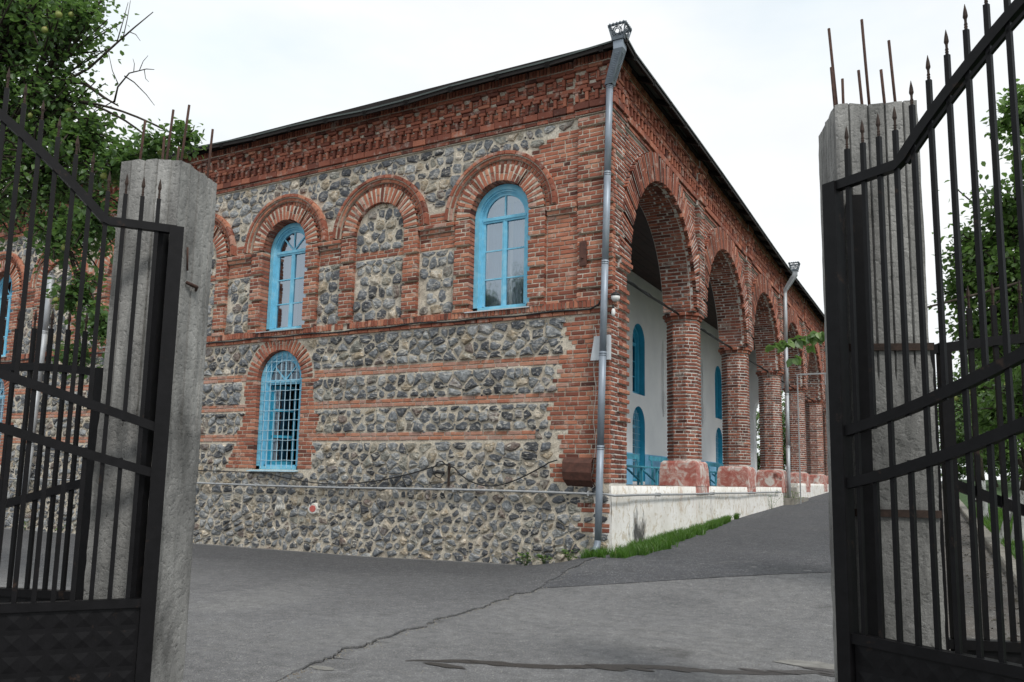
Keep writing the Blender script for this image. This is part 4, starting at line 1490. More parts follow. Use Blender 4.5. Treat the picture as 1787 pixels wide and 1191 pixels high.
# ------------------------------------------------------------------ things fixed to the walls
def pipe_run(mb, pts, r): mb.tube(pts, r, 12)
def hopper(root, base, top, wtop, m='zinc'):
    """ornamental rainwater head: sloping box and pierced crown"""
    base, top = Vector(base), Vector(top)
    mb = MB()
    def sq(c, h, z=0): return [c + Vector((sx * h, sy * h, z)) for sx, sy in ((-1, -1), (1, -1), (1, 1), (-1, 1))]
    r0, r1, r2 = sq(base, .062), sq(top, wtop * .62), sq(top + Vector((0, 0, .15)), wtop * .66)
    vs = r0 + r1 + r2
    mb.add(vs, [(i + k * 4, (i + 1) % 4 + k * 4, (i + 1) % 4 + k * 4 + 4, i + k * 4 + 4) for k in range(2) for i in range(4)])
    for i in range(16):                                       # embossed ribs on the sloping faces
        t = .12 + .8 * i / 16
        for (a, b) in ((0, 1), (1, 2)):
            p = r0[a].lerp(r1[a], t).lerp(r0[b].lerp(r1[b], t), .25); q = r0[a].lerp(r1[a], t).lerp(r0[b].lerp(r1[b], t), .75)
            o = Vector((0, -1, 0)) if a == 0 else Vector((1, 0, 0))
            mb.bar(p + o * .003, q + o * .003, .008)
    hb = mb.build('rainwater_head', m, root)
    z0, z1 = .15, .15 + wtop * 1.75
    mb = MB()
    lo, hi = sq(top, wtop * .72, z0), sq(top, wtop * 1.12, z1)
    for i in range(4):
        a, b, c, d = lo[i], lo[(i + 1) % 4], hi[(i + 1) % 4], hi[i]
        def Q(s, t): return a.lerp(b, s).lerp(d.lerp(c, s), t)
        mb.bar(a, d, .016); mb.bar(a, b, .03, .05); mb.bar(Q(0, .93), Q(1, .93), .014, .035)
        ctr, rr = Q(.5, .47), wtop * .60
        ax, ay = (b - a).normalized(), (Q(.5, 1) - Q(.5, 0)).normalized()
        cpts = [ctr + ax * (rr * math.cos(2 * PI * k / 18)) + ay * (rr * math.sin(2 * PI * k / 18)) for k in range(19)]
        mb.tube(cpts, .008, 5, cap=False)
        for off in (0, PI):                                   # six-pointed star from two triangles
            tri = [ctr + ax * (rr * math.cos(off + PI / 2 + 2 * PI * k / 3)) + ay * (rr * math.sin(off + PI / 2 + 2 * PI * k / 3)) for k in range(4)]
            for p, q in zip(tri, tri[1:]): mb.bar(p, q, .009)
        for k in range(5):                                    # scalloped rim
            p = Q(.1 + .2 * k, 1.0); mb.tube([p - (c - b).normalized() * .02, p + (c - b).normalized() * .014], [.022, .012], 8)
        for s in (.06, .94): mb.bar(Q(s, .12), ctr + (Q(s, .12) - ctr).normalized() * rr, .007); mb.bar(Q(s, .88), ctr + (Q(s, .88) - ctr).normalized() * rr, .007)
    mb.build('pierced_crown', 'zinc_dark', hb)
def downpipe(label, pts, r, hop=None, m='zinc', wtop=.15, shoe=True):
    t = thing('downpipe', label, 'downpipe', (pts[-1][0], pts[-1][1], pts[-1][2]))
    P = [Vector(p) for p in pts]
    L = sum((b - a).length for a, b in zip(P, P[1:])); n = 5
    for a, b in zip(P, P[1:]):
        k = max(1, int(round((b - a).length / 1.45)))
        for i in range(k):
            mb = MB(); p, q = a.lerp(b, i / k), a.lerp(b, (i + 1) / k)
            wv = Vector((U(-.003, .003), 0, 0))
            mb.tube([p + wv * .3, p.lerp(q, .5) + wv, q + wv * .2], [r, r * .985, r * .96], 14)
            mb.build('pipe_section', m, t)
            mb = MB(); mb.tube([p - Vector((0, 0, .03)), p - Vector((0, 0, .012))], [r * 1.09, r * 1.09], 14); mb.tube([p - Vector((0, 0, .06)), p - Vector((0, 0, .045))], [r * 1.05, r * 1.05], 14)
            mb.build('pipe_collar', m, t)
            if i % 2 == 1:
                mb = MB(); c_ = p.lerp(q, .4); mb.bar(c_, c_ + Vector((-.02 if c_.y > 5 else 0, .14, 0)), .014)
                mb.build('pipe_bracket', 'iron_rust', t)
    if shoe:
        mb = MB(); e = P[-1]
        mb.tube([e + Vector((0, 0, .02)), e + Vector((-.004, -.02, -.06)), e + Vector((-.02, -.09, -.13))], [r * .97, r * .95, r * .9], 14, cap=False)
        mb.build('pipe_shoe', m, t)
    if hop: hopper(t, pts[0], hop, wtop, m)
    return t
downpipe('galvanised downpipe with pierced crown on the nearest corner of the building', [(.045, -.15, 7.03), (-.10, -.17, .17)], .053, hop=(.30, -.39, 7.42), wtop=.12)
downpipe('galvanised downpipe with pierced crown standing between the arcade columns by the steps', [(.16, 14.2, 6.95), (.14, 14.15, .62)], .06, hop=(.46, 14.2, 7.42), m='zinc_dull', wtop=.13, shoe=False)
downpipe('pale leaning downpipe on the rubble wall behind the left tree', [(-13.75, -.14, 5.5), (-13.95, -.16, .35)], .075, m='zinc_dull', shoe=False)

def cable(name, label, pts, r, m, cat='cable'):
    mb = MB(); mb.tube(pts, r, 6)
    return tag(mb.build(name, m), label, cat)
# conduit along the rubble wall and round on to the whitewashed wall
t = thing('conduit_pipe', 'thin grey conduit pipe running level along both walls under the windows', 'conduit pipe', (0, -.1, .83))
mb = MB(); mb.tube([(u, -.095 + .006 * math.sin(u * 1.7), .845 - .012 * math.sin(u * .8)) for u in np.arange(-17, .12, .5)] + [(.12, -.10, .83), (.13, -.06, .83), (.132, .3, .83)] + [(.10 + .008 * math.sin(v), v, .83 + .004 * math.sin(v * 1.3)) for v in np.arange(1, 13.8, .8)], .018, 8)
mb.build('pipe', 'pipe_grey', t)
for u in (-8.9, -6.9, -4.7, -2.6, -.28):
    mb = MB(); mb.fbox(FA, u - .012, u + .012, .815, .885, .0, .12); mb.build('pipe_clip', 'pipe_grey', t)
for v in (2.0, 5.5, 9.2, 12.6):
    mb = MB(); mb.fbox(FB, v - .012, v + .012, .80, .86, .03, .125); mb.build('pipe_clip', 'pipe_grey', t)
pts = []
for u in np.arange(-17, -.2, .22):
    pts.append((u, -.085 - .01 * math.sin(u * 3), 3.605 + .012 * math.sin(u * 5.1) - .02 * abs(math.sin(u * .9))))
pts += [(-.14, -.10, 3.64), (-.07, -.105, 3.74), (-.045, -.10, 3.95), (-.05, -.09, 4.35)]
cable('power_cable', 'black cable following the brick string course under the upper windows', pts, .014, 'cable_black')
pts = [(u, -.075 - .01 * math.sin(u * 4), 1.10 - .03 * math.sin((u + 9) * .6)) for u in np.arange(-9.5, -6.9, .3)]
for k in range(17):
    f_ = k / 16; u = -6.7 + 3.75 * f_; pts.append((u, -.085, 1.06 - .20 * math.sin(f_ * PI) + .16 * f_ * f_ + U(-.005, .005)))
pts += [(-2.93, -.10, 1.28), (-2.83, -.10, 1.30), (-2.75, -.10, 1.24)]
for k in range(15):
    f_ = k / 14; pts.append((-2.6 + 1.62 * f_, -.09, 1.20 - .30 * math.sin(f_ ** .8 * PI) + .06 * f_))
pts += [(-.92, -.12, 1.29), (-.75, -.18, 1.33)]
cable('sagging_cable', 'black cable sagging low across the rubble from the barred window to the rusty hood', pts, .011, 'cable_black')
pts = [(-.20 + .02 * math.sin(k * .9), -.075, 3.3 - k * .11) for k in range(20)] + [(-.26, -.08, 1.05), (-.2, -.08, .95), (-.3, -.08, .88), (-.36, -.07, .80), (-.22, -.08, .77)]
cable('thin_wire', 'thin pale wire hanging beside the corner downpipe', pts, .005, 'cable_white')
t = thing('cable_bracket', 'rusty iron bracket with tangled cable end on the rubble wall', 'bracket', (-2.72, 0, .95))
mb = MB(); mb.bar((-2.72, -.06, .90), (-2.72, -.06, 1.27), .03); mb.bar((-2.72, .0, 1.2), (-2.72, -.07, 1.2), .025); mb.build('post', 'iron_rust', t)
mb = MB(); mb.tube([(-2.72, -.08, 1.25), (-2.9, -.12, 1.26), (-3.02, -.10, 1.18), (-2.95, -.10, 1.06), (-2.85, -.1, 1.03), (-2.8, -.09, 1.1)], .01, 6); mb.tube([(-3.0, -.08, 1.1), (-2.9, -.14, 1.13), (-2.78, -.1, 1.12)], [.02, .03, .02], 7)
mb.build('cable_end', 'cable_black', t)
# rusty sheet hood and brown plate
mb = MB()
pr = [(.02, 1.38), (.14, 1.37), (.20, 1.30), (.205, 1.16), (.17, 1.05), (.02, .96)]
for s, nx in ((0, 0),):
    for (d0, z0), (d1, z1) in zip(pr, pr[1:]):
        mb.quad(FA(-.66, z0, d0), FA(-.20, z0 - .015, d0), FA(-.20, z1 - .015, d1), FA(-.66, z1, d1))
        mb.quad(FA(-.66, z0 - .006, d0 - .006), FA(-.20, z0 - .021, d0 - .006), FA(-.20, z1 - .021, d1 - .006), FA(-.66, z1 - .006, d1 - .006))
    mb.add([FA(-.66, z, d) for d, z in pr], [tuple(range(6))])
mb.bar(FA(-.20, 1.365, .02), FA(-.2, 1.355, .14), .012); mb.bar(FA(-.2, 1.285, .2), FA(-.2, 1.145, .205), .012)
for (d0, z0), (d1, z1) in zip(pr, pr[1:]): mb.bar(FA(-.205, z0 - .015, d0), FA(-.205, z1 - .015, d1), .014)
tag(mb.build('vent_hood', 'rust_plate'), 'rusty bent sheet metal hood low on the corner bricks', 'vent hood')
mb = MB(); mb.fbox(FA, -.455, -.345, 4.26, 4.64, .05, .105); mb.fbox(FA, -.43, -.37, 4.62, 4.655, .05, .09)
mb.tube([FA(-.40, 4.38, .10), FA(-.40, 4.38, .13)], .014, 8)
tag(mb.build('junction_box', 'rust_plate'), 'narrow brown metal box on the corner bricks beside the right window', 'box')
mb = MB(); mb.add([FA(-.02, 2.80, .13), FA(-.26, 2.80, .11), FA(-.20, 3.16, .11), FA(-.02, 3.16, .13), FA(-.02, 2.80, .07), FA(-.26, 2.80, .06), FA(-.20, 3.16, .06), FA(-.02, 3.16, .07)],
                  [(0, 1, 2, 3), (4, 7, 6, 5), (0, 4, 5, 1), (1, 5, 6, 2), (2, 6, 7, 3), (3, 7, 4, 0)])
mb.fbox(FA, .0, .045, 2.80, 3.17, .05, .12)
tag(mb.build('meter_box', 'sheet_white'), 'pale grey sheet metal box behind the corner downpipe', 'box')
t = thing('wall_lamp', 'small round white lamp on a hooked arm at the corner of the arcade', 'lamp', (.12, -.1, 3.7))
mb = MB(); mb.tube([(.06, .05, 3.80), (.12, -.05, 3.84), (.13, -.10, 3.80)], .01, 6); mb.build('arm', 'cable_black', t)
mb = MB(); mb.tube([(.13, -.10, 3.80), (.13, -.10, 3.77), (.13, -.10, 3.745)], [.028, .066, .074], 16); mb.build('shade', 'cable_black', t)
mb = MB(); mb.tube([(.13, -.10, 3.745), (.13, -.10, 3.70), (.13, -.10, 3.665)], [.068, .062, .04], 16); mb.build('diffuser', 'lamp_white', t)
t = thing('light_bulb', 'unlit white bulb hanging below the corner lamp', 'bulb', (.12, -.16, 3.49))
mb = MB(); mb.tube([(.10, -.12, 3.62), (.12, -.16, 3.575), (.12, -.16, 3.545)], [.006, .014, .018], 8); mb.build('socket', 'cable_black', t)
mb = MB(); mb.tube([(.12, -.16, 3.545), (.12, -.16, 3.51), (.12, -.16, 3.47), (.12, -.16, 3.44), (.12, -.16, 3.425)], [.016, .028, .030, .021, .005], 12); mb.build('bulb', 'lamp_white', t)
# daubs of paint on two stones
pm = MB()
for s_, (cu, cz, r, d_, m_) in enumerate([(-5.545, .455, .135, .062, 'paint_white'), (-5.545, .455, .085, .069, 'paint_red'), (-6.30, .465, .12, .05, 'paint_white')]):
    mb = MB(); n = 18
    rg = [(cu + r * math.cos(2 * PI * k / n) * (1 + .2 * mnoise.noise((k * .8, s_, 1))), cz + .8 * r * math.sin(2 * PI * k / n) * (1 + .2 * mnoise.noise((k * .8, s_, 8)))) for k in range(n)]
    if s_ == 2:
        zig = [(-6.40, .40), (-6.36, .53), (-6.33, .41), (-6.28, .53), (-6.25, .41), (-6.21, .53), (-6.19, .43)]
        for p, q in zip(zig, zig[1:]): mb.bar(FA(*p, .088), FA(*q, .088), .028, .014, up=(0, -1, 0))
    else:
        mb.add([FA(*p, d_ - .045 if s_ == 0 else d_ - .02) for p in rg] + [FA(cu + (p[0] - cu) * .8, cz + (p[1] - cz) * .8, d_) for p in rg], [(i, (i + 1) % n, n + (i + 1) % n, n + i) for i in range(n)] + [tuple(n + i for i in range(n))])
    mb.build('painted_daub', m_, bld)
# benches in the gallery
for i, (v0, v1) in enumerate(((4.6, 8.2), (9.0, 12.4), (13.6, 17.2))):
    t = thing('gallery_bench', ['blue slatted bench in the gallery nearest the corner pier', 'blue slatted bench in the gallery behind the second plinth', 'blue slatted bench far along the gallery'][i], 'bench', (-2.0, v0, FLOOR), 'benches in the gallery')
    for k in range(4):
        mb = MB(); mb.box(-1.95 - .12 * k, -1.95 - .12 * k + .09, v0, v1, FLOOR + .40 + U(0, .01), FLOOR + .435); mb.build('slat', 'bench_paint', t)
    mb = MB(); mb.box(-2.46, -2.42, v0, v1, FLOOR + .62, FLOOR + .74); mb.build('backrest', 'bench_paint', t)
    v = v0 + .15
    while v < v1:
        for x in (-1.93, -2.40):
            mb = MB(); mb.bar((x, v, FLOOR - .004), (x, v, FLOOR + .40), .05); mb.build('leg', 'bench_paint', t)
        mb = MB(); mb.bar((-1.93, v, FLOOR + .05), (-2.40, v + .3, FLOOR + .38), .035); mb.build('brace', 'bench_paint', t)
        mb = MB(); mb.bar((-2.41, v, FLOOR + .4), (-2.44, v, FLOOR + .74), .04); mb.build('back_post', 'bench_paint', t)
        v += 1.1
# slim steel sign frame standing by the steps
t = thing('steel_frame', 'slim grey steel frame spanning the ramp before the far columns', 'frame', (.5, 14.6, G(.5, 14.6)))
for x in (.40, 4.1):
    mb = MB(); mb.bar((x, 14.6, G(x, 14.6) - .02), (x, 14.6, 4.40), .035); mb.build('post', 'pipe_grey', t)
mb = MB(); mb.bar((.37, 14.6, 4.40), (4.13, 14.6, 4.40), .045); mb.build('crossbar', 'pipe_grey', t)
mb = MB(); mb.bar((1.2, 14.6, 4.05), (1.2, 14.6, 4.40), .025); mb.bar((.4, 14.6, 4.12), (4.1, 14.6, 3.95), .015); mb.build('hanger', 'pipe_grey', t)
# ------------------------------------------------------------------ concrete gate pillars
ANG = math.radians(19)
TX, TY = Vector((math.cos(ANG), math.sin(ANG), 0)), Vector((-math.sin(ANG), math.cos(ANG), 0))
def pillar(label, N, s, zt, rebars, low, seed):
    """N: near right corner of the front face; s: side"""
    N = Vector((*N, 0))
    z0 = G(N.x, N.y) - .1
    root = thing('concrete_pillar', label, 'pillar', (N.x - s / 2 * TX.x, N.y - s / 2 * TX.y, z0 + .1), 'concrete gate pillars')
    mb = MB()
    cs = [N - TX * s, N, N + TY * s, N + TY * s - TX * s]
    nz = 60
    cols = []
    for f in range(4):
        a, b = cs[f], cs[(f + 1) % 4]
        out = Vector(((b - a).y, -(b - a).x, 0)).normalized()
        bd = [.22, .47, .72, .88] if f % 2 else [.17, .40, .60, .82]
        pos = [(0.0, 0, 0.0), (.035, 0, 1.0)]
        for q, bb in enumerate(bd):
            pos += [(bb - .10, q, 1.0), (bb - .014, q, 1.0), (bb, q, -1.0), (bb + .014, q + 1, 1.0)]
        pos += [(.965, len(bd), 1.0)]
        for fr_, plank, g_ in pos:
            off = (hsh(plank, f, seed) - .5) * .010 if g_ > 0 else (-.013 if g_ < 0 else -.002)
            cols.append((a.lerp(b, fr_), out, off, plank, f))
    m = len(cols)
    for zi in range(nz + 1):
        t = zi / nz
        for (p, out, off, plank, f) in cols:
            tz = zt(p) + .014 * mnoise.noise((p.x * 9, p.y * 9, seed)) + .010 * mnoise.noise((p.x * 30, p.y * 30, seed))
            z = z0 + (tz - z0) * t
            o = off
            if z < low + .05 * mnoise.noise((p.x * 6, p.y * 6, 2)):
                o = .006 + .006 * mnoise.noise((p.x * 14, p.y * 14, z * 9))
            o += .003 * mnoise.noise((p.x * 20, p.y * 20, z * 12))
            e = (p - cs[f]).length
            if min(e, s - e) < .01:                     # chipped arris
                o -= .012 * max(0, mnoise.noise((z * 7, f * 3, seed)) - .1)
            if t > .97: o -= .01 * abs(mnoise.noise((p.x * 25, p.y * 25, 3)))
            mb.v.append(tuple(p + out * o + Vector((0, 0, z))))
    for zi in range(nz):
        for i in range(m):
            mb.f.append((zi * m + i, zi * m + (i + 1) % m, (zi + 1) * m + (i + 1) % m, (zi + 1) * m + i))
            low_z = z0 + 3.1 * zi / nz < low
            mb.r.append(.38 if low_z else .35 + .6 * hsh(cols[i][3], cols[i][4], seed + 2)); mb.sm.append(False)
    mb.f.append(tuple(nz * m + i for i in range(m))); mb.r.append(.5); mb.sm.append(False)
    mb.build('shaft', 'concrete', root)
    for (a, b, h, lean) in rebars:
        p = N - TX * s * a + TY * s * b
        zt_ = zt(p) - .15
        mb = MB(); q = p + TX * lean
        mb.tube([p + Vector((0, 0, zt_)), p.lerp(q, .5) + Vector((0, 0, zt_ + (h + .15) * .5)), q + Vector((0, 0, zt_ + h + .15))], .0075, 7)
        mb.build('rebar', 'rebar_rust', root)
    return root
def ztL(p):
    q = p - Vector((.42, -7.94, 0)); return 2.87 + .02 * (-q.dot(TX)) 
pL = pillar('board marked concrete pillar with rusty rebar stubs holding the left gate', (.42, -7.94), .40, ztL,
            [(.78, .1, .27, .02), (.45, .25, .36, .03), (.12, .12, .36, .035), (.62, .8, .22, .01), (.05, .75, .32, .02), (.9, .85, .3, .0)], 1.30, 3)
def ztR(p):
    q = p - Vector((4.28, -6.66, 0)); return 2.965
pR = pillar('taller looking concrete pillar with seven rebar stubs holding the right gate', (4.28, -6.66), .40, ztR,
            [(.95, .12, .23, -.02), (.86, .35, .50, -.04), (.62, .1, .20, -.02), (.45, .4, .55, -.03), (.34, .12, .20, -.02), (.12, .4, .42, -.03), (.70, .8, .3, 0)], 1.58, 8)
mb = MB(); mb.tube([Vector((.42, -7.94, 2.15)) + TY * .12 + TX * .01, Vector((.42, -7.94, 2.14)) + TY * .2 + TX * .03, Vector((.42, -7.94, 2.13)) + TY * .24], [.010, .012, .008], 6)
mb.tube([Vector((.42, -7.94, 2.36)) + TY * .10 + TX * .012, Vector((.42, -7.94, 2.22)) + TY * .11 + TX * .015], .006, 5)
mb.build('bent_wire', 'rebar_rust', pL)
# steel straps across the right pillar
for z in (1.70, .90):
    mb = MB()
    c = Vector((4.28, -6.66, z))
    mb.bar(c - TX * .40 - TY * .012, c + TX * .01 - TY * .012, .012, .035); mb.build('steel_strap', 'iron_rust', pR)

# ------------------------------------------------------------------ iron gates
def spear(p, h=.12, rnd=.5):
    mb = MB()
    p = Vector(p)
    mb.tube([p, p + Vector((0, 0, .035)), p + Vector((0, 0, .05)), p + Vector((0, 0, .062)), p + Vector((0, 0, .085)), p + Vector((0, 0, h))], [.0075, .006, .0065, .0115, .0085, .001], 6, smooth=False)
    for k in range(3): mb.tube([p + Vector((0, 0, .012 * k)), p + Vector((0, 0, .012 * k + .006))], [.0085, .0068], 6, smooth=False)
    return mb
def gate(name, label, H, D, L, ground, top, rails, s0, step, bar_w, panel, posts, tipfree=.17, brace=None, zpost=None, twin=None, stop=None):
    """H hinge point, D unit direction of the leaf, top(s): height of the top rail, rails: list of functions"""
    H = Vector((*H, 0)); D = Vector((*D, 0)).normalized(); Nn = Vector((-D.y, D.x, 0))
    root = thing(name, label, 'gate', (H.x, H.y, ground))
    def P(s, z, o=0.0): return H + D * s + Nn * o + Vector((0, 0, z))
    for s, w, zt in posts:
        mb = MB(); mb.bar(P(s, ground + .05), P(s, zt), w, w, up=D); mb.build('post', 'iron_black', root)
    def railmesh(f, a, b, w, h, n):
        mb = MB()
        ss = [a + (b - a) * k / n for k in range(n + 1)]
        vs, fs = [], []
        for s in ss:
            z = f(s); e = .01; sl = (f(min(s + e, b)) - f(max(s - e, a))) / (min(s + e, b) - max(s - e, a))
            c = 1 / math.sqrt(1 + sl * sl)
            for (i, j) in ((-1, -1), (1, -1), (1, 1), (-1, 1)):
                vs.append(P(s - sl * c * j * h / 2, z + c * j * h / 2, i * w / 2))
        for k in range(n):
            for i in range(4): fs.append((k * 4 + i, k * 4 + (i + 1) % 4, k * 4 + 4 + (i + 1) % 4, k * 4 + 4 + i))
        fs += [(3, 2, 1, 0), tuple(n * 4 + i for i in range(4))]
        mb.add(vs, fs); return mb
    if top: railmesh(top, posts[0][0], L, .042, .046, 60).build('top_rail', 'iron_black', root)
    if twin: railmesh(twin, .40, L, .02, .016, 50).build('lower_top_rail', 'iron_black', root)
    for f in rails: railmesh(f, posts[0][0] + .02, L, .042, .048, 40).build('curved_rail', 'iron_black', root)
    zp = panel
    railmesh(lambda s: zp, posts[0][0] + .02, L, .05, .045, 2).build('panel_rail', 'iron_black', root)
    railmesh(lambda s: ground + .10, posts[0][0] + .02, L, .05, .045, 2).build('bottom_rail', 'iron_black', root)
    s = s0; k = 0
    while s < L - .03:
        zt = (top(s) if top else zpost) + tipfree
        lo = zp
        if stop and k % 2 == 1: lo = stop(s) - .03
        mb = MB(); lean = U(-.004, .004)
        mb.bar(P(s, lo, .0), P(s + lean, zt, .0), bar_w, bar_w, up=D)
        if stop and k % 2 == 1: mb.bar(P(s, zp), P(s, rails[-1](s) + .03), bar_w, bar_w, up=D)
        b = mb.build('bar', 'iron_black', root, origin=tuple(P(s, zt)))
        spear(P(s + lean, zt)).build('spear_tip', 'iron_rust', b)
        s += step; k += 1
    # pressed sheet panel with rows of low pyramids
    mb = MB()
    pz0, pz1 = ground + .12, zp - .02
    nx, nz = max(2, int((L - posts[0][0]) / .105)), max(2, int((pz1 - pz0) / .105))
    a0 = posts[0][0] + .04
    for i in range(nx):
        for j in range(nz):
            x0, x1 = a0 + (L - a0) * i / nx, a0 + (L - a0) * (i + 1) / nx
            q0, q1 = pz0 + (pz1 - pz0) * j / nz, pz0 + (pz1 - pz0) * (j + 1) / nz
            for sgn in (-1, 1):
                o = sgn * .006
                c = [P(x0, q0, o), P(x1, q0, o), P(x1, q1, o), P(x0, q1, o)]
                ic = [P(x0 + (x1 - x0) * .12, q0 + (q1 - q0) * .12, o), P(x1 - (x1 - x0) * .12, q0 + (q1 - q0) * .12, o), P(x1 - (x1 - x0) * .12, q1 - (q1 - q0) * .12, o), P(x0 + (x1 - x0) * .12, q1 - (q1 - q0) * .12, o)]
                apex = P((x0 + x1) / 2, (q0 + q1) / 2, sgn * .011)
                mb.add(c + ic + [apex], [(0, 1, 5, 4), (1, 2, 6, 5), (2, 3, 7, 6), (3, 0, 4, 7), (4, 5, 8), (5, 6, 8), (6, 7, 8), (7, 4, 8)])
    mb.build('pressed_panel', 'iron_black', root)
    if brace:
        (sa, za), (sb, zb) = brace
        mb = MB(); mb.bar(P(sa, za, .05), P(sb, zb, .05), .04, .05); mb.build('brace', 'iron_black', root)
    return root
def topL(s):
    if s < .37: return 2.415
    t = (s - .37) / 1.38
    return 2.415 + .85 * math.sin(min(1, t) * PI / 2) ** .95
gate('gate_leaf', 'black iron gate leaf with curved rails swung open at the left pillar', (.47, -7.98), (-.609, -.793), 1.74, G(.4, -8) - .0,
     topL, [lambda s: 1.265 + .34 * s - .02 * s * s, lambda s: 1.015 + .28 * s + .02 * s * s], .105, .088, .022, .325,
     [(0.0, .075, 2.43), (1.72, .06, 3.25)], stop=lambda s: 1.265 + .34 * s - .02 * s * s)
def topR(s):
    if s < .36: return 2.50
    t = (s - .36) / 1.39
    return 2.50 + .80 * math.sin(min(1, t) * PI / 2) ** .9
gate('gate_leaf', 'black iron gate leaf with curved rails swung open at the right pillar', (3.885, -6.86), (.862, -.508), 1.74, G(3.9, -7),
     topR, [lambda s: 1.275 + .22 * s + .13 * s * s, lambda s: 1.03 + .19 * s + .13 * s * s], .09, .0865, .020, .330,
     [(0.0, .07, 2.52), (1.72, .06, 3.3)], twin=lambda s: topR(s) - .058, stop=lambda s: 1.275 + .22 * s + .13 * s * s)
# fixed hinge posts welded to the pillars
for nm, p, zt in (('hinge post beside the left pillar', Vector((.42, -7.94, 0)) - TX * .07 - TY * .035, 2.42), ('hinge post beside the right pillar', Vector((3.90, -6.79, 0)) + TX * .075 - TY * .035, 2.46)):
    mb = MB(); mb.bar(p + Vector((0, 0, -.2)), p + Vector((0, 0, zt)), .055, .055, up=TX)
    tag(mb.build('hinge_post', 'iron_black'), 'black steel ' + nm + ' behind its gate leaf', 'post')
Hw = Vector((.42, -7.94, 0)) - TX * .43 + TY * .15
gate('wicket_gate', 'low black iron side gate with arched top rail left of the left pillar', (Hw.x, Hw.y), (-TX.x, -TX.y), 1.25, G(0, -7.9),
     lambda s: 1.60 + .05 * math.sin(min(1, s / 1.2) * PI), [lambda s: 1.0 - .30 * s + .04 * s * s], .22, .118, .021, .31,
     [(.09, .06, 1.64), (1.24, .06, 1.64)], tipfree=.24)
Hw = Vector((4.28, -6.66, 0)) + TX * .03 + TY * .13
gate('wicket_gate', 'low black iron side gate with slanted brace right of the right pillar', (Hw.x, Hw.y), (TX.x, TX.y), 1.3, G(4.3, -6.5),
     lambda s: 1.705 + .06 * math.sin(min(1, s / 1.2) * PI), [], .20, .118, .021, .29,
     [(.0, .05, 1.74), (.075, .055, 1.74), (1.28, .06, 1.74)], tipfree=.18, brace=((.09, 1.05), (1.25, .60)))
for k, (a, nm) in enumerate((( -1.72, 'far left'), (1.36, 'far right'))):
    if k == 0: p = Vector((.42, -7.94, 0)) + TX * a + TY * .15
    else: p = Vector((4.28, -6.66, 0)) + TX * a + TY * .13
    mb = MB(); mb.bar(p + Vector((0, 0, -.3)), p + Vector((0, 0, 1.8)), .09, .09, up=TX)
    tag(mb.build('fence_post', 'iron_black'), 'black steel post at the ' + nm + ' end of the gateway', 'post')

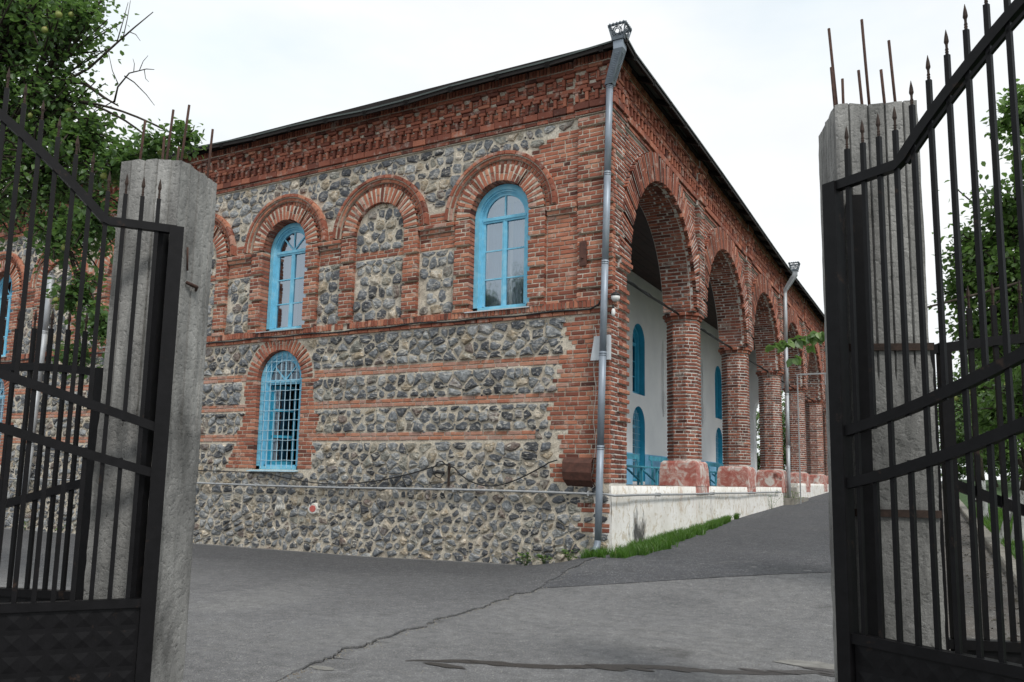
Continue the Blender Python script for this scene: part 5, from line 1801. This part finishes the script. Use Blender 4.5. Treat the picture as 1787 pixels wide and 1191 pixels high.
# ------------------------------------------------------------------ trees
def bez(a, b, c, n):
    a, b, c = Vector(a), Vector(b), Vector(c)
    return [a * (1 - t) ** 2 + b * 2 * t * (1 - t) + c * t * t for t in [k / n for k in range(n + 1)]]
def tree(label, base, fork, r0, blobs, nleaf, L, m='leaf_green', group=None, white=0.0, fruit=0, dead=None, name='fruit_tree', dens=None):
    base, fork = Vector(base), Vector(fork)
    root = thing(name, label, 'tree', base, group)
    mb = MB(); wh = MB(); lf = MB()
    mid = base.lerp(fork, .5) + Vector((U(-.08, .08), U(-.08, .08), 0))
    tp = bez(base - Vector((0, 0, .1)), mid, fork, 10)
    rr = [r0 * (1.25 if k == 0 else 1.0) * (1 - .35 * k / 10) for k in range(11)]
    if white > 0:
        kw = next((k for k, p in enumerate(tp) if p.z > base.z + white), 10)
        kw = max(1, kw)
        wh.tube(tp[:kw + 1], rr[:kw + 1], 12, wob=.10); mb.tube(tp[kw:], rr[kw:], 12, wob=.10)
    else: mb.tube(tp, rr, 12, wob=.10)
    tot = sum(b[1] ** 1.5 for b in blobs)
    fr = []
    for bi, (c, rad) in enumerate(blobs):
        c = Vector(c)
        st = tp[random.choice((7, 8, 9, 10))]
        if c.z < st.z: st = tp[6]
        ctrl = st.lerp(c, .45) + Vector((U(-.2, .2), U(-.2, .2), U(.1, .5)))
        limb = bez(st, ctrl, c, 9)
        lr = r0 * .42 * min(1, .5 + rad * .5)
        if c.z < fork.z + 1.9 and name == 'fruit_tree' and (c - fork).length > 1.2:
            big = [Vector(b_[0]) for b_ in blobs if b_[1] >= .4 and b_[0][2] > c.z + .15]
            if big:
                st = min(big, key=lambda q_: (q_ - c).length); limb = bez(st, st.lerp(c, .5) + Vector((U(-.1, .1), U(-.1, .1), U(.12, .3))), c, 9); lr = .008
        mb.tube(limb, [lr * (1 - .75 * k / 9) + .006 for k in range(10)], 7, wob=.08)
        nl = int(nleaf * rad ** 1.5 / tot)
        nt = max(4, int(nl / 30))
        for k in range(nt):
            d = Vector((random.gauss(0, 1), random.gauss(0, 1), random.gauss(0, .85)))
            d = d.normalized() * rad * (random.random() ** .45)
            s_ = limb[random.choice((6, 7, 8, 9))] if rad > .25 else limb[9]
            e = c + d
            tw = bez(s_, s_.lerp(e, .55) + Vector((U(-.1, .1), U(-.1, .1), U(.0, .18))) * rad, e, 5)
            mb.tube(tw, [.011 * (1 - .7 * q / 5) * (1 + rad * .3) + .002 for q in range(6)], 4, cap=False)
            clump = max(0, min(1, random.gauss(.45, .16)))
            for q in range(max(3, int(nl / nt))):
                t = U(.35, 1.05); i = min(4, int(t * 5)); p = tw[i].lerp(tw[i + 1], max(0, min(1, t * 5 - i)))
                p = p + Vector((random.gauss(0, 1), random.gauss(0, 1), random.gauss(0, 1))) * (.055 + .05 * rad)
                dv = Vector((random.gauss(0, .7), random.gauss(0, .7), U(-.9, .45)))
                if dv.length < .05: continue
                leaf_into(lf, p, dv.normalized(), L * U(.65, 1.2), max(0, min(1, clump + random.gauss(0, .17))))
            if fruit and random.random() < fruit: fr.append(e + Vector((U(-.05, .05), U(-.05, .05), -.08)))
    if dead:
        for pts, r in dead: mb.tube(pts, [r * (1 - .8 * k / (len(pts) - 1)) + .0015 for k in range(len(pts))], 5)
    mb.build('trunk', 'bark', root)
    if wh.v: wh.build('whitewashed_trunk', 'limewash_bark', root)
    lf.build('crown', m, root, kind='stuff')
    if fr:
        me = None
        for p in fr:
            if me is None:
                f = MB(); f.tube([(0, 0, .03), (0, 0, .026), (0, 0, .012), (0, 0, -.008), (0, 0, -.026), (0, 0, -.034)], [.004, .014, .024, .030, .022, .006], 9)
                f.tube([(0, 0, .028), (.005, 0, .06)], .002, 4)
                o = f.build('fruit', 'fruit_skin', root); me = o.data
            else:
                o = bpy.data.objects.new('fruit', me); COL.objects.link(o); o.parent = root
            o.location = Vector(p) - base; o.rotation_euler = (U(-.4, .4), U(-.4, .4), U(0, 6)); k_ = U(.8, 1.15); o.scale = (k_, k_, k_)
    return root
gz = G(-5, -6.6)
dead = [([(-3.35, -6.6, 4.75), (-3.0, -6.42, 5.0), (-2.78, -6.3, 5.27), (-2.62, -6.24, 5.42), (-2.44, -6.17, 5.58)], .014),
        ([(-2.78, -6.3, 5.27), (-2.74, -6.28, 5.5), (-2.70, -6.27, 5.70)], .005), ([(-2.72, -6.28, 5.3), (-2.69, -6.27, 5.52), (-2.68, -6.26, 5.72)], .004),
        ([(-2.66, -6.26, 5.38), (-2.58, -6.24, 5.34), (-2.53, -6.22, 5.27)], .004),
        ([(-3.4, -6.6, 4.9), (-3.05, -6.42, 4.85), (-2.9, -6.3, 4.72), (-2.74, -6.25, 4.62)], .026),
        ([(-2.78, -6.27, 4.66), (-2.76, -6.26, 4.82), (-2.66, -6.22, 4.96), (-2.5, -6.15, 5.0), (-2.42, -6.12, 4.99)], .009),
        ([(-2.70, -6.24, 4.93), (-2.60, -6.2, 4.86), (-2.48, -6.14, 4.73), (-2.40, -6.1, 4.62)], .006),
        ([(-2.56, -6.18, 4.99), (-2.53, -6.17, 5.08), (-2.49, -6.15, 5.14)], .003), ([(-2.52, -6.16, 5.0), (-2.50, -6.15, 4.9), (-2.46, -6.14, 4.86)], .003),
        ([(-2.62, -6.2, 4.97), (-2.62, -6.2, 5.06), (-2.65, -6.2, 5.12)], .003), ([(-2.76, -6.26, 4.85), (-2.84, -6.28, 5.0), (-2.9, -6.3, 5.2)], .004)]
tree('big leafy fruit tree with green fruit and a bare twig above the left gate', (-7.3, -6.5, gz), (-6.6, -6.5, gz + 2.7), .15,
     [((-3.6, -6.75, 5.55), .75), ((-2.95, -6.55, 5.45), .38), ((-4.5, -6.5, 5.0), .9), ((-3.35, -6.45, 4.72), .48), ((-3.62, -6.5, 3.95), .75), ((-2.98, -6.4, 4.15), .42),
      ((-2.60, -6.25, 3.95), .34), ((-2.15, -6.2, 4.10), .24), ((-1.85, -6.15, 4.13), .15), ((-3.2, -6.38, 3.25), .42), ((-2.72, -6.3, 3.35), .34), ((-3.02, -6.25, 2.68), .28), ((-2.75, -6.2, 2.45), .20),
      ((-3.05, -6.22, 2.12), .17), ((-4.7, -6.6, 3.9), .8), ((-5.4, -6.4, 4.8), .9), ((-4.9, -7.0, 6.0), .9), ((-5.8, -6.9, 3.6), .8), ((-3.9, -6.3, 6.4), .6), ((-6.2, -6.2, 5.4), .8)],
     36000, .066, 'leaf_green', fruit=.10, dead=dead)
z_ = lawn_z(5.06, 3.4)
rt = tree('fruit tree with forked whitewashed trunk on the lawn behind the right gate', (5.20, 3.2, z_), (5.42, 3.1, z_ + 1.15), .125,
     [((5.3, 2.6, 3.4), .8), ((4.9, 1.6, 2.4), .5), ((6.0, 3.6, 4.2), .9), ((5.0, 3.6, 3.0), .6), ((6.3, 2.6, 3.0), .7), ((5.6, 4.2, 2.2), .6), ((5.0, 2.6, 1.75), .35)], 16000, .068, 'leaf_light', white=.75, fruit=.03, group='orchard trees on the right lawn')
mb = MB(); mb.tube(bez((4.99, 3.25, z_ - .1), (5.05, 3.2, z_ + .5), (5.32, 3.12, z_ + .95), 8), [.07, .06, .056, .052, .05, .05, .05, .05, .05], 9, wob=.1); mb.build('side_stem', 'limewash_bark', rt)
gz2 = lawn_z(6.2, -2.2)
t2 = tree('leafy fruit tree hanging over the road from behind the right pillar', (6.3, -2.2, gz2), (5.9, -2.3, gz2 + 1.6), .12,
     [((4.95, -2.0, 3.75), .55), ((4.70, -2.0, 3.25), .42), ((4.95, -2.2, 2.9), .5), ((4.72, -1.9, 2.5), .40), ((5.0, -1.7, 1.95), .42), ((4.78, -1.2, 1.75), .34), ((5.3, -2.4, 4.2), .5),
      ((5.02, -3.0, 4.3), .24), ((5.6, -2.2, 3.2), .8), ((6.4, -2.2, 3.6), .9), ((5.9, -2.9, 2.6), .7), ((4.55, -1.9, 2.95), .26)], 22000, .068, 'leaf_light', fruit=.03, group='orchard trees on the right lawn')
# the spray of leaves that reaches out past the pillar, leaf by leaf
mb = MB()
spray = bez((5.3, -2.4, 3.0), (4.25, -3.2, 2.58), (3.04, -3.94, 2.22), 12)
mb.tube(spray, [.014 * (1 - .85 * k / 12) + .002 for k in range(13)], 6)
side2 = bez(spray[9], spray[9] + Vector((-.08, -.04, -.02)), (3.22, -3.86, 2.12), 5)
mb.tube(side2, [.004, .004, .003, .003, .002, .002], 5)
mb.build('overhanging_twig', 'bark', t2)
lm = []
for k in range(5):
    f = MB(); leaf_into(f, (0, 0, 0), Vector((1, 0, 0)), .08, .25 + .15 * k, .40); o = f.build('leaf', 'leaf_light', t2); lm.append(o.data); bpy.data.objects.remove(o)
for k in range(120):
    if k < 84:
        t = U(.74, 1.0); i = min(11, int(t * 12)); p = spray[i].lerp(spray[i + 1], t * 12 - i)
    else: p = side2[random.randrange(6)]
    o = bpy.data.objects.new('leaf', random.choice(lm)); COL.objects.link(o); o.parent = t2
    o.location = Vector(p) + Vector((U(-.02, .02), U(-.02, .02), U(-.02, .02))) - Vector(t2.location)
    o.rotation_euler = (U(-1.2, 1.2), U(.2, 1.4), U(0, 2 * PI)); s_ = U(.7, 1.25); o.scale = (s_, s_, s_)
for i, (x, y, h, lab, w) in enumerate([(4.95, 8.6, 1.4, 'slim whitewashed trunk tree by the kerb seen close beside the right pillar', .8), (5.9, 7.4, 1.3, 'thin young staked tree with whitewashed stem on the lawn', .7), (6.4, 11.5, 1.5, 'fruit tree with pale trunk in the second row of the lawn', .8),
                                       (8.6, 8.5, 1.5, 'fruit tree at the far right of the lawn behind the gate bars', .8)]):
    z0 = lawn_z(x, y)
    thin = i == 1
    tree(lab, (x, y, z0), (x + U(-.15, .15), y, z0 + h), .035 if thin else .10,
         [((x + U(-.6, .6), y + U(-.6, .6), z0 + h + U(.4, 1.6)), (.35 if thin else .75)) for k in range(3 if thin else 6)], 900 if thin else 3000, .08, 'leaf_light' if i % 2 else 'leaf_green', white=w, group='orchard trees on the right lawn')
far = [(-7.2, 40, 7.5, 'tall green tree seen through the arch at the end of the gallery'), (-3.2, 46, 6.5, 'rounder tree beyond the end of the arcade'), (-1.8, 38.5, 7.0, 'bushy tree close behind the end of the arcade'), (-4.6, 37, 6.2, 'low bushy tree just outside the cross arch'), (8.5, 26, 6, 'broad green tree beyond the far path'), (6.2, 31, 5, 'bushy tree beyond the far path nearest the road'), (13, 24, 6.5, 'dark green tree at the edge of the far path'), (18, 30, 8, 'tall tree in the row beyond the lawn'),
       (11, 38, 9, 'tallest tree behind the row beyond the lawn'), (5.5, 42, 7, 'tree closing the view up the ramp'), (24, 22, 7, 'tree at the far right edge of the lawn')]
for x, y, h, lab in far:
    z0 = lawn_z(x, y) - .1
    bl = []
    for k in range(12):
        a = U(0, 2 * PI); r = U(.1, .32) * h
        bl.append(((x + math.cos(a) * r, y + math.sin(a) * r, z0 + h * U(.14, .92)), h * U(.16, .24)))
    tree(lab, (x, y, z0), (x + U(-.2, .2), y, z0 + h * .25), h * .022, bl, 6000, .17, 'leaf_light' if y > 39 else 'leaf_green', group='trees beyond the lawn', name='background_tree')

nms = ['first', 'second', 'third', 'fourth', 'fifth', 'sixth', 'seventh', 'eighth', 'ninth']
for k in range(9):
    x, y, h = 4.6 + k * 2.7, 33 + 1.5 * math.sin(k * 2), U(2.8, 3.8)
    z0 = lawn_z(x, y) - .1
    bl = [((x + U(-1.1, 1.1), y + U(-.8, .8), z0 + h * U(.15, .85)), U(.6, .95)) for q in range(9)]
    tree(nms[k] + ' bush from the road in the hedge row beyond the lawn', (x, y, z0), (x, y, z0 + h * .2), .06, bl, 3200, .15, 'leaf_light' if k % 2 else 'leaf_green', group='hedge row beyond the lawn', name='hedge_bush')

# weeds, fallen leaves and fruit
for x, y, h, n, lab in [(-1.25, -.16, .20, 60, 'low leafy weed at the foot of the rubble wall nearest the corner'), (-.95, -.14, .16, 46, 'second small weed along the rubble wall from the corner'), (-.55, -.15, .17, 50, 'weed just left of the downpipe shoe'),
                        (-11.4, -.15, .26, 46, 'leafy weed at the wall seen through the side gate bars'), (-12.5, -.15, .2, 30, 'smaller weed at the wall left of the leafy one'), (-13.8, -.15, .2, 30, 'weed at the wall under the leaning downpipe')]:
    weed(x, y, h, n, lab)
weed(.30, 13.9, .42, 60, 'tall weed growing at the steps by the far downpipe', group='weeds by the terrace wall')
weed(.12, 11.6, .5, 26, 'weed climbing the whitewashed wall before the steps', group='weeds by the terrace wall')
mb = MB()
for k in range(900):
    y = U(-6.5, 9); x = kerb_x(y) - .02 - .75 * random.random() ** 2
    leaf_into(mb, (x, y, G(x, y) + .036), Vector((U(-1, 1), U(-1, 1), U(-.05, .1))).normalized(), U(.015, .045), U(0, 1))
o = mb.build('fallen_leaves', 'verge_litter' if 'verge_litter' in M else 'soil')
o['label'] = 'scatter of dry fallen leaves and crumbs along the kerb'; o['category'] = 'leaf litter'; o['kind'] = 'stuff'
